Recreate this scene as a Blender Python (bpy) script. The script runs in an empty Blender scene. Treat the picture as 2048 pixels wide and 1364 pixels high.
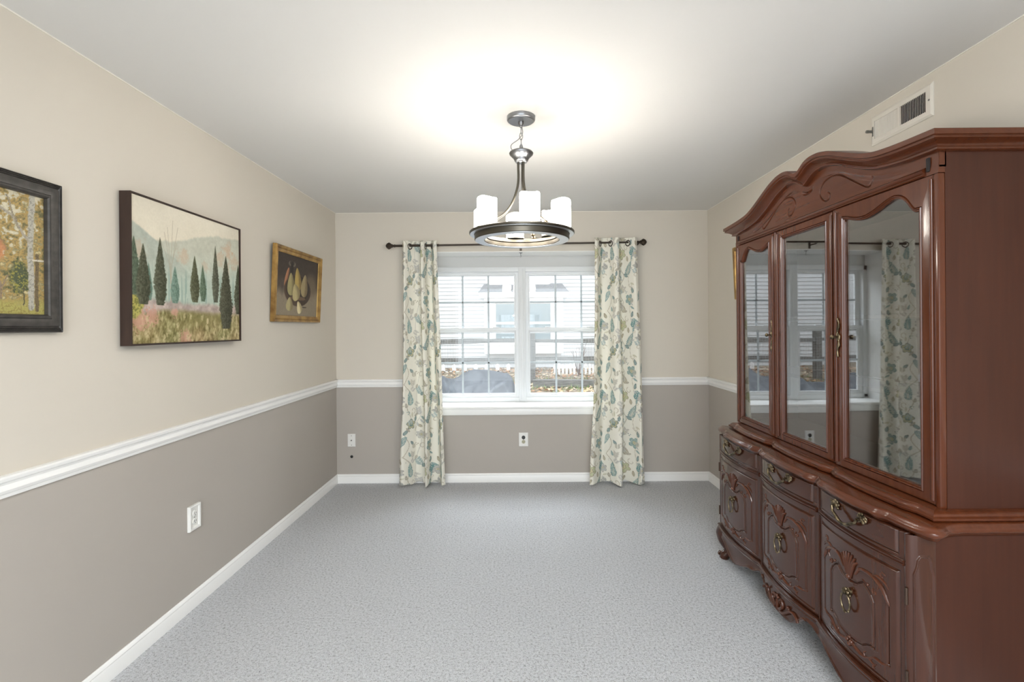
import bpy, bmesh, math, random
import numpy as np
from mathutils import Vector, Matrix

# ------------------------------------------------------------------ camera
sc = bpy.context.scene
COL = sc.collection
PI = math.pi
cam_d = bpy.data.cameras.new('camera')
cam = bpy.data.objects.new('camera', cam_d)
COL.objects.link(cam)
cam_d.sensor_width = 36.0
cam_d.lens = 17.0
cam_d.shift_x = -12.0 / 2048
cam_d.shift_y = -27.5 / 2048
cam_d.clip_start = 0.02
cam.matrix_world = Matrix.Translation((0, 0, 1.396)) @ Matrix.Rotation(PI / 2, 4, 'X') @ Matrix.Rotation(-0.0075, 4, 'Z')
sc.camera = cam

# ------------------------------------------------------------------ view + world + big lights
sc.view_settings.view_transform = 'Standard'
sc.view_settings.look = 'None'
sc.view_settings.exposure = 0.0
sc.view_settings.gamma = 1.0
sc.view_settings.use_curve_mapping = False
sc.cycles.use_denoising = True
sc.cycles.max_bounces = 12
sc.cycles.diffuse_bounces = 6
sc.cycles.transparent_max_bounces = 24
sc.cycles.sample_clamp_indirect = 6.0
sc.cycles.caustics_reflective = False
sc.cycles.caustics_refractive = False

world = bpy.data.worlds.new('overcast_sky')
sc.world = world
world.use_nodes = True
bgn = world.node_tree.nodes['Background']
bgn.inputs[0].default_value = (0.90, 0.96, 1.0, 1)
bgn.inputs[1].default_value = 2.5


def area_light(name, loc, rot, sx, sy, power, color=(1, 1, 1), portal=False):
    d = bpy.data.lights.new(name, 'AREA')
    d.shape = 'RECTANGLE'
    d.size = sx
    d.size_y = sy
    d.energy = power
    d.color = color
    if portal:
        d.cycles.is_portal = True
    o = bpy.data.objects.new(name, d)
    COL.objects.link(o)
    o.location = loc
    o.rotation_euler = rot
    return o


# daylight of the open living area behind the camera, and the sky through the front window; two unseen fill lights added
area_light('rear_daylight', (0.04, -3.3, 1.35), (PI / 2, 0, 0), 3.2, 2.1, 65, (0.80, 0.92, 1.0))
area_light('window_portal', (0.04, 4.80, 1.33), (-PI / 2, 0, 0), 1.8, 1.35, 1, portal=True)
area_light('sky_fill_above_window', (0.04, 5.9, 3.6), (-math.radians(48), 0, 0), 4.0, 2.2, 420, (0.86, 0.94, 1.0))  # added area light out of view, strengthening sky light onto sill and floor
area_light('rear_ceiling_fill', (0.04, -1.3, 2.40), (0, 0, 0), 1.4, 1.4, 165, (0.95, 0.98, 1.0))  # added unseen fill panel behind the camera, brightening floor and near walls

# ------------------------------------------------------------------ helpers: materials


def s2l(c):
    c = np.asarray(c, float) / 255.0
    return np.where(c <= 0.04045, c / 12.92, ((c + 0.055) / 1.055) ** 2.4)


def lin(r, g, b):
    v = s2l((r, g, b))
    return (float(v[0]), float(v[1]), float(v[2]), 1)


def mat(name, color=(0.8, 0.8, 0.8, 1), rough=0.5, metal=0.0, **kw):
    m = bpy.data.materials.new(name)
    m.use_nodes = True
    b = m.node_tree.nodes['Principled BSDF']
    b.inputs['Base Color'].default_value = color
    b.inputs['Roughness'].default_value = rough
    b.inputs['Metallic'].default_value = metal
    for k, v in kw.items():
        b.inputs[k.replace('_', ' ')].default_value = v
    return m


def N(m, t, **kw):
    n = m.node_tree.nodes.new(t)
    for k, v in kw.items():
        setattr(n, k, v)
    return n


def L(m, a, b):
    m.node_tree.links.new(a, b)


def mixc(m, fac, a, b):
    n = N(m, 'ShaderNodeMix', data_type='RGBA')
    if hasattr(fac, 'links'):
        L(m, fac, n.inputs[0])
    else:
        n.inputs[0].default_value = fac
    for i, v in ((6, a), (7, b)):
        if hasattr(v, 'links'):
            L(m, v, n.inputs[i])
        else:
            n.inputs[i].default_value = v
    return n.outputs[2]


def noise(m, scale, detail=3, rough=0.5, coord='Object', stretch=None):
    tc = N(m, 'ShaderNodeTexCoord')
    src = tc.outputs[coord]
    if stretch:
        mp = N(m, 'ShaderNodeMapping')
        mp.inputs['Scale'].default_value = stretch
        L(m, src, mp.inputs[0])
        src = mp.outputs[0]
    n = N(m, 'ShaderNodeTexNoise')
    n.inputs['Scale'].default_value = scale
    n.inputs['Detail'].default_value = detail
    n.inputs['Roughness'].default_value = rough
    L(m, src, n.inputs['Vector'])
    return n.outputs[0]


def ramp(m, fac, stops):
    r = N(m, 'ShaderNodeValToRGB')
    e = r.color_ramp.elements
    while len(e) < len(stops):
        e.new(0.5)
    for i, (p, c) in enumerate(stops):
        e[i].position = p
        e[i].color = c
    L(m, fac, r.inputs[0])
    return r.outputs[0]


def bump(m, h, strength=0.2, dist=0.002):
    b = m.node_tree.nodes['Principled BSDF']
    n = N(m, 'ShaderNodeBump')
    n.inputs['Strength'].default_value = strength
    n.inputs['Distance'].default_value = dist
    L(m, h, n.inputs['Height'])
    L(m, n.outputs[0], b.inputs['Normal'])


def bc(m, out):
    L(m, out, m.node_tree.nodes['Principled BSDF'].inputs['Base Color'])


M = {}
# wall paint: pale beige above the chair rail, taupe below it
m = M['wall'] = mat('two_tone_wall_paint', rough=0.75)
geo = N(m, 'ShaderNodeNewGeometry')
sep = N(m, 'ShaderNodeSeparateXYZ')
L(m, geo.outputs['Position'], sep.inputs[0])
gt = N(m, 'ShaderNodeMath', operation='GREATER_THAN')
L(m, sep.outputs['Z'], gt.inputs[0])
gt.inputs[1].default_value = 0.90
blot = noise(m, 1.3, 2)
up = mixc(m, blot, (0.622, 0.576, 0.504, 1), (0.652, 0.604, 0.529, 1))
lo = mixc(m, blot, (0.415, 0.380, 0.342, 1), (0.445, 0.408, 0.368, 1))
bc(m, mixc(m, gt.outputs[0], lo, up))
bump(m, noise(m, 160, 2), 0.12, 0.001)

m = M['ceiling'] = mat('ceiling_paint', (0.70, 0.69, 0.67, 1), 0.85)
bump(m, noise(m, 140, 2), 0.10, 0.001)
M['trim'] = mat('white_trim_paint', (0.87, 0.865, 0.85, 1), 0.32)
M['vinyl'] = mat('white_vinyl', (0.74, 0.755, 0.765, 1), 0.35)
M['header'] = mat('backlit_header_paint', (0.60, 0.605, 0.60, 1), 0.6)  # grey paint with its backlit shade mixed into the colour
M['grille'] = mat('backlit_grille_tint', (0.50, 0.55, 0.58, 1), 0.4)  # grilles tinted blue-grey, their shade against the bright window put in the colour
M['caulk'] = mat('caulk_line', (0.80, 0.77, 0.70, 1), 0.5)

m = M['carpet'] = mat('grey_carpet_pile', rough=0.95)
n1 = noise(m, 90, 3, 0.65)
n2 = noise(m, 240, 2, 0.65)
n3 = noise(m, 2.2, 2, 0.5)
tuft = N(m, 'ShaderNodeMath', operation='MULTIPLY')
L(m, n1, tuft.inputs[0])
L(m, n2, tuft.inputs[1])
colt = ramp(m, tuft.outputs[0], [(0.11, (0.15, 0.15, 0.155, 1)), (0.205, (0.57, 0.58, 0.605, 1)), (0.32, (0.76, 0.77, 0.80, 1))])  # darkest stop paints the shadow between tufts into the pile colour
bc(m, mixc(m, n3, mixc(m, 0.10, colt, (0.42, 0.38, 0.34, 1)), colt))
bump(m, tuft.outputs[0], 1.0, 0.016)


def wood(name, dark, light, grain=(26, 26, 1.6), rough=0.23, coat=0.22):
    m = mat(name, rough=rough)
    b = m.node_tree.nodes['Principled BSDF']
    b.inputs['Coat Weight'].default_value = coat
    b.inputs['Coat Roughness'].default_value = 0.06
    b.inputs['Specular IOR Level'].default_value = 0.34
    g = noise(m, 1.6, 5, 0.6, stretch=grain)
    big = noise(m, 3.0, 2, 0.5)
    c = ramp(m, g, [(0.22, dark), (0.78, light)])
    bc(m, mixc(m, big, c, mixc(m, 0.55, c, tuple(q * .72 for q in dark[:3]) + (1,))))
    bump(m, g, 0.05, 0.001)
    return m


M['cherry'] = wood('cherry_stained_wood', (0.070, 0.0175, 0.0062, 1), (0.114, 0.0305, 0.0104, 1))
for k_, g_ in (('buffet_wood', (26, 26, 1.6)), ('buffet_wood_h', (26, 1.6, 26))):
    M[k_] = wood('dimmed_cherry_' + k_, (0.042, 0.0126, 0.0064, 1), (0.072, 0.0225, 0.0102, 1), grain=g_, rough=0.19, coat=0.45)  # cherry darkened for the buffet, weaker light low down put into the colour
M['cherry_side'] = wood('dark_cherry_veneer', (0.040, 0.0098, 0.0042, 1), (0.062, 0.0172, 0.0078, 1), grain=(26, 26, 1.6), rough=0.42, coat=0.05)
M['cherry_h'] = wood('cherry_stained_wood_long_grain', (0.070, 0.0175, 0.0062, 1), (0.114, 0.0305, 0.0104, 1), grain=(26, 1.6, 26))
M['cherry_in'] = wood('cherry_wood_interior', (0.045, 0.021, 0.014, 1), (0.085, 0.042, 0.028, 1), rough=0.45, coat=0.1)
M['carved'] = wood('carved_cherry_wood', (0.060, 0.018, 0.009, 1), (0.105, 0.034, 0.016, 1), rough=0.22)
M['slot'] = mat('dark_recess', (0.012, 0.008, 0.007, 1), 0.8)
m = M['brass'] = mat('antique_brass', (0.30, 0.22, 0.12, 1), 0.32, 1.0)
bc(m, ramp(m, noise(m, 60, 3), [(0.35, (0.055, 0.042, 0.027, 1)), (0.65, (0.27, 0.21, 0.13, 1))]))
M['hinge'] = mat('dark_hinge_metal', (0.09, 0.06, 0.045, 1), 0.4, 0.8)


def glass(name, f0, tint=(1, 1, 1, 1)):
    m = bpy.data.materials.new(name)
    m.use_nodes = True
    t = m.node_tree
    t.nodes.clear()
    out = t.nodes.new('ShaderNodeOutputMaterial')
    tr = t.nodes.new('ShaderNodeBsdfTransparent')
    tr.inputs[0].default_value = tint
    gl = t.nodes.new('ShaderNodeBsdfGlossy')
    gl.inputs['Roughness'].default_value = 0.0
    g = t.nodes.new('ShaderNodeNewGeometry')
    dt = t.nodes.new('ShaderNodeVectorMath')
    dt.operation = 'DOT_PRODUCT'
    L(m, g.outputs['Normal'], dt.inputs[0])
    L(m, g.outputs['Incoming'], dt.inputs[1])

    def mt(op, a, b=None):
        n = t.nodes.new('ShaderNodeMath')
        n.operation = op
        for i, v in enumerate((a, b)):
            if v is None:
                continue
            if hasattr(v, 'links'):
                L(m, v, n.inputs[i])
            else:
                n.inputs[i].default_value = v
        return n.outputs[0]
    c = mt('ABSOLUTE', dt.outputs['Value'])
    p = mt('POWER', mt('SUBTRACT', 1.0, c), 5.0)
    fac = mt('ADD', mt('MULTIPLY', p, 1 - f0), f0)
    mx = t.nodes.new('ShaderNodeMixShader')
    L(m, fac, mx.inputs[0])
    L(m, tr.outputs[0], mx.inputs[1])
    L(m, gl.outputs[0], mx.inputs[2])
    L(m, mx.outputs[0], out.inputs[0])
    return m


M['cab_glass'] = glass('cabinet_glass', 0.23, (0.96, 0.97, 0.97, 1))
M['win_glass'] = glass('window_glass', 0.035)

M['bronze'] = mat('dark_bronze', (0.055, 0.042, 0.032, 1), 0.42, 0.75)
m = M['nickel'] = mat('brushed_pewter', (0.27, 0.275, 0.29, 1), 0.32, 1.0)
M['ringmetal'] = mat('weathered_pewter', (0.105, 0.095, 0.078, 1), 0.36, 1.0)
M['pewter_sheen'] = mat('pewter_floor_reflection', (0.66, 0.69, 0.73, 1), 0.38, 1.0)  # pale blue-grey pewter, light reflected from the floor put into its colour
m = M['shade'] = mat('lit_frosted_glass', (0.9, 0.88, 0.82, 1), 0.4)
b = m.node_tree.nodes['Principled BSDF']
b.inputs['Emission Color'].default_value = (1.0, 0.94, 0.85, 1)
b.inputs['Emission Strength'].default_value = 41.0
M['wax'] = mat('frosted_glass_top', (0.85, 0.82, 0.76, 1), 0.5)
M['plate'] = mat('white_plastic', (0.80, 0.79, 0.76, 1), 0.35)
M['ivory'] = mat('ivory_plastic', (0.45, 0.42, 0.30, 1), 0.4)
M['black'] = mat('black_plastic', (0.02, 0.02, 0.02, 1), 0.4)
M['vent'] = mat('painted_vent_metal', (0.72, 0.68, 0.61, 1), 0.4)
M['lever'] = mat('grey_lever_metal', (0.22, 0.21, 0.19, 1), 0.4, 0.5)


def vcol_mat(name, rough=0.6, spec=0.4, translucent=0.0):
    m = mat(name, rough=rough)
    a = N(m, 'ShaderNodeVertexColor', layer_name='paint')
    bc(m, a.outputs[0])
    b = m.node_tree.nodes['Principled BSDF']
    b.inputs['Specular IOR Level'].default_value = spec
    if translucent:
        t = m.node_tree
        tr = N(m, 'ShaderNodeBsdfTranslucent')
        L(m, a.outputs[0], tr.inputs[0])
        mx = N(m, 'ShaderNodeMixShader')
        mx.inputs[0].default_value = translucent
        out = [n for n in t.nodes if n.type == 'OUTPUT_MATERIAL'][0]
        L(m, b.outputs[0], mx.inputs[1])
        L(m, tr.outputs[0], mx.inputs[2])
        L(m, mx.outputs[0], out.inputs[0])
    return m


M['canvas'] = vcol_mat('oil_paint_on_canvas', 0.5, 0.3)
bump(M['canvas'], noise(M['canvas'], 190, 3), 0.25, 0.002)
M['curtain'] = vcol_mat('printed_cotton', 0.9, 0.1, 0.22)
m = M['blackwood'] = mat('charcoal_frame_wood', rough=0.42)
bc(m, ramp(m, noise(m, 3, 4, stretch=(1, 14, 14)), [(0.35, (0.028, 0.025, 0.022, 1)), (0.7, (0.062, 0.055, 0.049, 1))]))
M['walnut'] = wood('walnut_frame_wood', (0.030, 0.016, 0.012, 1), (0.058, 0.032, 0.023, 1), grain=(20, 20, 3), rough=0.45, coat=0.05)
m = M['gilt'] = mat('aged_gold_leaf', (0.40, 0.25, 0.08, 1), 0.34, 0.75)
bc(m, ramp(m, noise(m, 14, 4), [(0.3, (0.24, 0.13, 0.045, 1)), (0.65, (0.50, 0.32, 0.11, 1))]))
# outdoors
M['siding'] = mat('white_siding', (0.68, 0.69, 0.70, 1), 0.6)
M['outtrim'] = mat('white_outdoor_trim', (0.90, 0.90, 0.90, 1), 0.5)
m = M['shingle'] = mat('grey_shingles', rough=0.9)
bc(m, ramp(m, noise(m, 30, 3, stretch=(1, 1, 4)), [(0.35, (0.16, 0.16, 0.165, 1)), (0.65, (0.30, 0.30, 0.305, 1))]))
m = M['rail'] = mat('weathered_cedar', rough=0.9)
bc(m, ramp(m, noise(m, 6, 4, stretch=(1.2, 9, 9)), [(0.35, (0.11, 0.108, 0.10, 1)), (0.68, (0.24, 0.235, 0.22, 1))]))
M['wire'] = mat('galvanised_wire', (0.45, 0.46, 0.47, 1), 0.5, 0.6)
m = M['tarp'] = mat('slate_tarp', rough=0.5)
bc(m, ramp(m, noise(m, 5, 3), [(0.3, (0.045, 0.052, 0.062, 1)), (0.7, (0.085, 0.095, 0.108, 1))]))
m = M['earth'] = mat('garden_earth', rough=1.0)
bc(m, ramp(m, noise(m, 9, 5), [(0.3, (0.16, 0.12, 0.09, 1)), (0.55, (0.33, 0.27, 0.20, 1)), (0.72, (0.22, 0.27, 0.13, 1))]))
m = M['leaf'] = mat('fallen_leaf', rough=0.8)
bc(m, ramp(m, noise(m, 3.5, 1), [(0.35, (0.34, 0.17, 0.09, 1)), (0.5, (0.55, 0.36, 0.22, 1)), (0.62, (0.66, 0.55, 0.42, 1))]))
M['grass'] = mat('grass_blade', (0.22, 0.32, 0.11, 1), 0.7)
M['edging'] = mat('red_edging_board', (0.48, 0.22, 0.18, 1), 0.7)
M['blind'] = mat('closed_blind', (0.24, 0.30, 0.32, 1), 0.6)
M['twig'] = mat('bare_twig', (0.20, 0.14, 0.12, 1), 0.8)

# ------------------------------------------------------------------ helpers: objects


def tag(o, label=None, cat=None, group=None, kind=None):
    for k, v in (('label', label), ('category', cat), ('group', group), ('kind', kind)):
        if v:
            o[k] = v
    return o


def empty(name, loc, label=None, cat=None, group=None, kind=None):
    o = bpy.data.objects.new(name, None)
    COL.objects.link(o)
    o.location = loc
    o.empty_display_size = 0.05
    return tag(o, label, cat, group, kind)


def root_loc(o):
    v = Vector((0, 0, 0))
    while o is not None:
        v += o.location
        o = o.parent
    return v


def link_mesh(name, me, material, parent=None, local=False):
    o = bpy.data.objects.new(name, me)
    COL.objects.link(o)
    if material:
        me.materials.append(material)
    if parent is not None:
        if not local:
            v = root_loc(parent)
            me.transform(Matrix.Translation(-v))
        o.parent = parent
    return o


def dup(o, parent, loc=None):
    """copy of a part with copies of its sub-parts"""
    c = o.copy()
    COL.objects.link(c)
    c.parent = parent
    if loc is not None:
        c.location = loc
    for ch in list(o.children):
        dup(ch, c)
    return c


class MB:
    def __init__(s):
        s.bm = bmesh.new()

    def box(s, x0, x1, y0, y1, z0, z1, bev=0.0, seg=2):
        r = bmesh.ops.create_cube(s.bm, size=1.0)
        vs = r['verts']
        bmesh.ops.scale(s.bm, vec=(x1 - x0, y1 - y0, z1 - z0), verts=vs)
        bmesh.ops.translate(s.bm, vec=((x0 + x1) / 2, (y0 + y1) / 2, (z0 + z1) / 2), verts=vs)
        if bev:
            es = list({e for v in vs for e in v.link_edges})
            bmesh.ops.bevel(s.bm, geom=es, offset=bev, segments=seg, affect='EDGES', profile=0.5)
        return s

    def loops(s, rings, closed=True, caps=True):
        """skin a list of rings of points"""
        vr = [[s.bm.verts.new(p) for p in r] for r in rings]
        n = len(rings[0])
        for a, b in zip(vr, vr[1:]):
            for i in range(n if closed else n - 1):
                j = (i + 1) % n
                try:
                    s.bm.faces.new((a[i], a[j], b[j], b[i]))
                except ValueError:
                    pass
        if caps and closed:
            for r in (vr[0], vr[-1]):
                try:
                    s.bm.faces.new(r)
                except ValueError:
                    pass
        return s

    def tube(s, path, rad, n=10, caps=True):
        P = [Vector(p) for p in path]
        R = rad if hasattr(rad, '__len__') else [rad] * len(P)
        T = []
        for i in range(len(P)):
            a, b = P[max(0, i - 1)], P[min(len(P) - 1, i + 1)]
            T.append((b - a).normalized())
        u = T[0].orthogonal().normalized()
        rings = []
        for i, (p, t) in enumerate(zip(P, T)):
            u = (u - t * u.dot(t))
            u = u.normalized() if u.length > 1e-9 else t.orthogonal().normalized()
            w = t.cross(u)
            rings.append([p + (u * math.cos(2 * PI * k / n) + w * math.sin(2 * PI * k / n)) * R[i] for k in range(n)])
        return s.loops(rings, True, caps)

    def ring(s, c, R, r, axis='Z', n=32, k=8, sx=1.0, sy=1.0):
        c = Vector(c)
        ax = {'X': (Vector((0, 1, 0)), Vector((0, 0, 1)), Vector((1, 0, 0))),
              'Y': (Vector((1, 0, 0)), Vector((0, 0, 1)), Vector((0, 1, 0))),
              'Z': (Vector((1, 0, 0)), Vector((0, 1, 0)), Vector((0, 0, 1)))}[axis] if isinstance(axis, str) else axis
        rings = []
        for i in range(n + 1):
            a = 2 * PI * i / n
            d = ax[0] * math.cos(a) * sx + ax[1] * math.sin(a) * sy
            dn = d.normalized()
            rings.append([c + d * R + (dn * math.cos(2 * PI * j / k) + ax[2] * math.sin(2 * PI * j / k)) * r for j in range(k)])
        s.loops(rings, True, False)
        bmesh.ops.remove_doubles(s.bm, verts=s.bm.verts, dist=1e-6)
        return s

    def lathe(s, prof, c, axis='Z', n=32):
        """prof: (r, h) pairs"""
        c = Vector(c)
        A = {'X': (Vector((0, 1, 0)), Vector((0, 0, 1)), Vector((1, 0, 0))),
             'Y': (Vector((1, 0, 0)), Vector((0, 0, 1)), Vector((0, 1, 0))),
             'Z': (Vector((1, 0, 0)), Vector((0, 1, 0)), Vector((0, 0, 1)))}[axis]
        rings = []
        for r, h in prof:
            r = max(r, 1e-5)
            rings.append([c + A[2] * h + (A[0] * math.cos(2 * PI * k / n) + A[1] * math.sin(2 * PI * k / n)) * r for k in range(n)])
        return s.loops(rings)

    def prism(s, poly, axis, a, b):
        """extrude a 2D polygon along an axis from a to b; poly holds the other two coords in xyz order"""
        def P(p, t):
            return {'X': (t, p[0], p[1]), 'Y': (p[0], t, p[1]), 'Z': (p[0], p[1], t)}[axis]
        return s.loops([[P(p, a) for p in poly], [P(p, b) for p in poly]])

    def ball(s, c, r, sc=(1, 1, 1), n=10):
        pr = [(r * math.sin(PI * i / n), -r * math.cos(PI * i / n)) for i in range(n + 1)]
        rings = []
        for q, h in pr:
            q = max(q, 1e-5)
            rings.append([(c[0] + sc[0] * q * math.cos(2 * PI * k / 12), c[1] + sc[1] * q * math.sin(2 * PI * k / 12), c[2] + sc[2] * h) for k in range(12)])
        return s.loops(rings)

    def build(s, name, material, parent=None, smooth=40, local=False):
        bmesh.ops.recalc_face_normals(s.bm, faces=s.bm.faces)
        me = bpy.data.meshes.new(name)
        s.bm.to_mesh(me)
        s.bm.free()
        if smooth:
            me.polygons.foreach_set('use_smooth', [True] * len(me.polygons))
            try:
                me.set_sharp_from_angle(angle=math.radians(smooth))
            except Exception:
                pass
        return link_mesh(name, me, material, parent, local)


def grid_mesh(name, P, material, parent=None, color=None, local=False, smooth=True):
    """P: (nv, nu, 3) array of points; color: (nv, nu, 3) sRGB 0-255"""
    nv, nu = P.shape[:2]
    me = bpy.data.meshes.new(name)
    idx = np.arange(nv * nu).reshape(nv, nu)
    F = np.stack([idx[:-1, :-1], idx[:-1, 1:], idx[1:, 1:], idx[1:, :-1]], -1).reshape(-1, 4)
    me.vertices.add(nv * nu)
    me.vertices.foreach_set('co', P.reshape(-1).astype(np.float32))
    me.loops.add(F.size)
    me.loops.foreach_set('vertex_index', F.reshape(-1).astype(np.int32))
    me.polygons.add(len(F))
    me.polygons.foreach_set('loop_start', (np.arange(len(F)) * 4).astype(np.int32))
    me.polygons.foreach_set('loop_total', np.full(len(F), 4, np.int32))
    me.update(calc_edges=True)
    if smooth:
        me.polygons.foreach_set('use_smooth', [True] * len(F))
    if color is not None:
        a = me.color_attributes.new('paint', 'FLOAT_COLOR', 'POINT')
        c = np.ones((nv * nu, 4), np.float32)
        c[:, :3] = s2l(np.clip(color, 0, 255)).reshape(-1, 3)
        a.data.foreach_set('color', c.reshape(-1))
    return link_mesh(name, me, material, parent, local)


def spline(pts, n=8):
    """Catmull-Rom through the points"""
    P = np.array(pts, float)
    E_ = np.vstack([2 * P[0] - P[1], P, 2 * P[-1] - P[-2]])
    out = []
    for i in range(1, len(E_) - 2):
        p0, p1, p2, p3 = E_[i - 1:i + 3]
        for k in range(n):
            t = k / n
            out.append(0.5 * (2 * p1 + (p2 - p0) * t + (2 * p0 - 5 * p1 + 4 * p2 - p3) * t * t + (3 * p1 - p0 - 3 * p2 + p3) * t ** 3))
    out.append(P[-1])
    return np.array(out)


def hash2(ix, iy, seed):
    h = np.sin(ix * 127.1 + iy * 311.7 + seed * 74.7) * 43758.5453
    return h - np.floor(h)


def vnoise(x, y, seed=0):
    ix, iy = np.floor(x), np.floor(y)
    fx, fy = x - ix, y - iy
    fx, fy = fx * fx * (3 - 2 * fx), fy * fy * (3 - 2 * fy)
    a, b_ = hash2(ix, iy, seed), hash2(ix + 1, iy, seed)
    c, d = hash2(ix, iy + 1, seed), hash2(ix + 1, iy + 1, seed)
    return (a * (1 - fx) + b_ * fx) * (1 - fy) + (c * (1 - fx) + d * fx) * fy


def fbm(x, y, seed=0, o=4):
    v, a = 0, 0.5
    for i in range(o):
        v = v + a * vnoise(x, y, seed + i)
        x, y, a = x * 2.03, y * 2.03, a * 0.5
    return v / (1 - 0.5 ** o)


def sstep(a, b, x):
    t = np.clip((x - a) / (b - a + 1e-12), 0, 1)
    return t * t * (3 - 2 * t)


def seg_dist(X, Y, pts):
    """distance of every grid point to a polyline"""
    d = np.full(X.shape, 1e9)
    for (x0, y0), (x1, y1) in zip(pts, pts[1:]):
        dx, dy = x1 - x0, y1 - y0
        t = np.clip(((X - x0) * dx + (Y - y0) * dy) / (dx * dx + dy * dy + 1e-12), 0, 1)
        d = np.minimum(d, np.hypot(X - x0 - t * dx, Y - y0 - t * dy))
    return d


# ------------------------------------------------------------------ the room
XL, XR, YB, YR, ZC = -1.645, 1.72, 4.37, -3.4, 2.44
OX0, OX1, OZ0, OZ1 = -0.868, 0.948, 0.655, 2.083       # window opening in the back wall


def struct(name, mb, m_, smooth=0):
    return tag(mb.build(name, M[m_], smooth=smooth), kind='structure')


tag(struct('floor', MB().box(XL - 0.15, XR + 0.15, YR, YB + 0.02, -0.1, 0.0), 'carpet'), 'light grey carpeted floor')
struct('ceiling', MB().box(XL - 0.15, XR + 0.15, YR, YB + 0.35, ZC, ZC + 0.1), 'ceiling')
struct('wall_left', MB().box(XL - 0.15, XL, YR, YB + 0.35, -0.1, ZC), 'wall')
struct('wall_right', MB().box(XR, XR + 0.15, YR, YB + 0.35, -0.1, ZC), 'wall')
wb = MB()
wb.box(XL, OX0, YB, YB + 0.35, -0.1, ZC)
wb.box(OX1, XR, YB, YB + 0.35, -0.1, ZC)
wb.box(OX0, OX1, YB, YB + 0.35, -0.1, OZ0)
wb.box(OX0, OX1, YB, YB + 0.35, OZ1, ZC)
struct('wall_back', wb, 'wall')

# chair rail and baseboard: moulded profiles (depth from the wall, height)
RAIL = [(0, .865), (.009, .865), (.011, .872), (.011, .877), (.016, .880), (.020, .890), (.017, .900), (.012, .906), (.014, .913), (.024, .920), (.026, .930), (.022, .936), (0, .936)]
BASE = [(0, 0), (.013, 0), (.013, .052), (.011, .056), (.010, .062), (.012, .066), (.009, .074), (.004, .080), (0, .080)]


def run_y(prof, x, sgn, y0, y1):
    return MB().prism([(x + sgn * d, z) for d, z in prof], 'Y', y0, y1)


def run_x(prof, y, x0, x1):
    return MB().prism([(y - d, z) for d, z in prof], 'X', x0, x1)


struct('baseboard_left', run_y(BASE, XL, 1, YR, YB), 'trim', 30)
struct('baseboard_right', run_y(BASE, XR, -1, YR, YB), 'trim', 30)
struct('baseboard_back', run_x(BASE, YB, XL, XR), 'trim', 30)
struct('trim_1', run_y(RAIL, XL, 1, YR, YB), 'trim', 30)
struct('trim_2', run_y(RAIL, XR, -1, YR, YB), 'trim', 30)
r_ = run_x(RAIL, YB, XL, OX0)
r_.prism([(YB - d, z) for d, z in RAIL], 'X', OX1, XR)
struct('trim_3', r_, 'trim', 30)
# paint bead where walls meet the ceiling
cb = MB()
cb.box(XL, XL + .004, YR, YB, ZC - .004, ZC)
cb.box(XR - .004, XR, YR, YB, ZC - .004, ZC)
cb.box(XL, XR, YB - .004, YB, ZC - .004, ZC)
struct('trim_4', cb, 'caulk')

# ------------------------------------------------------------------ the window
win = empty('window_1', (0.04, 4.63, 0.69), 'white double window of two hung sashes with grilles', None, kind='structure')


def rect_loop(x0, x1, z0, z1, y):
    return [(x0, y, z0), (x1, y, z0), (x1, y, z1), (x0, y, z1)]


def frame_xz(mb, x0, x1, z0, z1, prof):
    """moulded rectangular frame facing -y; prof: (inset, y)"""
    rings = [rect_loop(x0 + d, x1 - d, z0 + d, z1 - d, y) for d, y in prof]
    mb.loops(rings + [rings[0]], True, False)
    bmesh.ops.remove_doubles(mb.bm, verts=mb.bm.verts, dist=1e-6)
    return mb


WZ0, WZ1 = 0.692, 1.972
fm = MB()
fm.box(OX0, OX1, 4.615, 4.70, WZ1 - .045, WZ1, .004)
fm.box(OX0, OX1, 4.615, 4.70, WZ0 - .008, WZ0 + .035, .004)
fm.box(OX0, OX0 + .045, 4.615, 4.70, WZ0, WZ1, .004)
fm.box(OX1 - .045, OX1, 4.615, 4.70, WZ0, WZ1, .004)
fm.box(0.006, 0.074, 4.608, 4.70, WZ0, WZ1, .004)
fm.box(0.028, 0.052, 4.602, 4.62, WZ0 + .02, WZ1 - .02, .003)
fm.build('window_frame', M['vinyl'], win)
for (a, b_) in ((OX0 + .045, 0.006), (0.074, OX1 - .045)):
    for up_ in (0, 1):
        y = 4.662 if up_ else 4.632
        z0, z1 = (1.338, 1.94) if up_ else (0.722, 1.392)
        st = .042
        sm = MB()
        bt = .05 if up_ else .042
        frame_xz(sm, a, b_, z0, z1, [(0, y + .028), (0, y), (.026, y), (.030, y + .006), (st, y + .008), (st, y + .028)])
        if not up_:
            xm = (a + b_) / 2
            for q in (-.2, .2):
                sm.box(xm + q - .03, xm + q + .03, y - .006, y + .012, z1 - .004, z1 + .008, .003)
        sash = sm.build('sash', M['vinyl'], win)
        mu = MB()
        gx0, gx1, gz0, gz1 = a + st, b_ - st, z0 + st, z1 - st
        for k in (1, 2):
            xx = gx0 + (gx1 - gx0) * k / 3
            mu.box(xx - .009, xx + .009, y + .0085, y + .0165, gz0 - .004, gz1 + .004, .002, 1)
        zz = (gz0 + gz1) / 2
        mu.box(gx0 - .004, gx1 + .004, y + .0085, y + .0165, zz - .009, zz + .009, .002, 1)
        mu.build('grille', M['grille'], sash)
        MB().box(gx0 - .006, gx1 + .006, y + .018, y + .022, gz0 - .006, gz1 + .006).build('glass_pane', M['win_glass'], sash, smooth=0)
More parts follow.
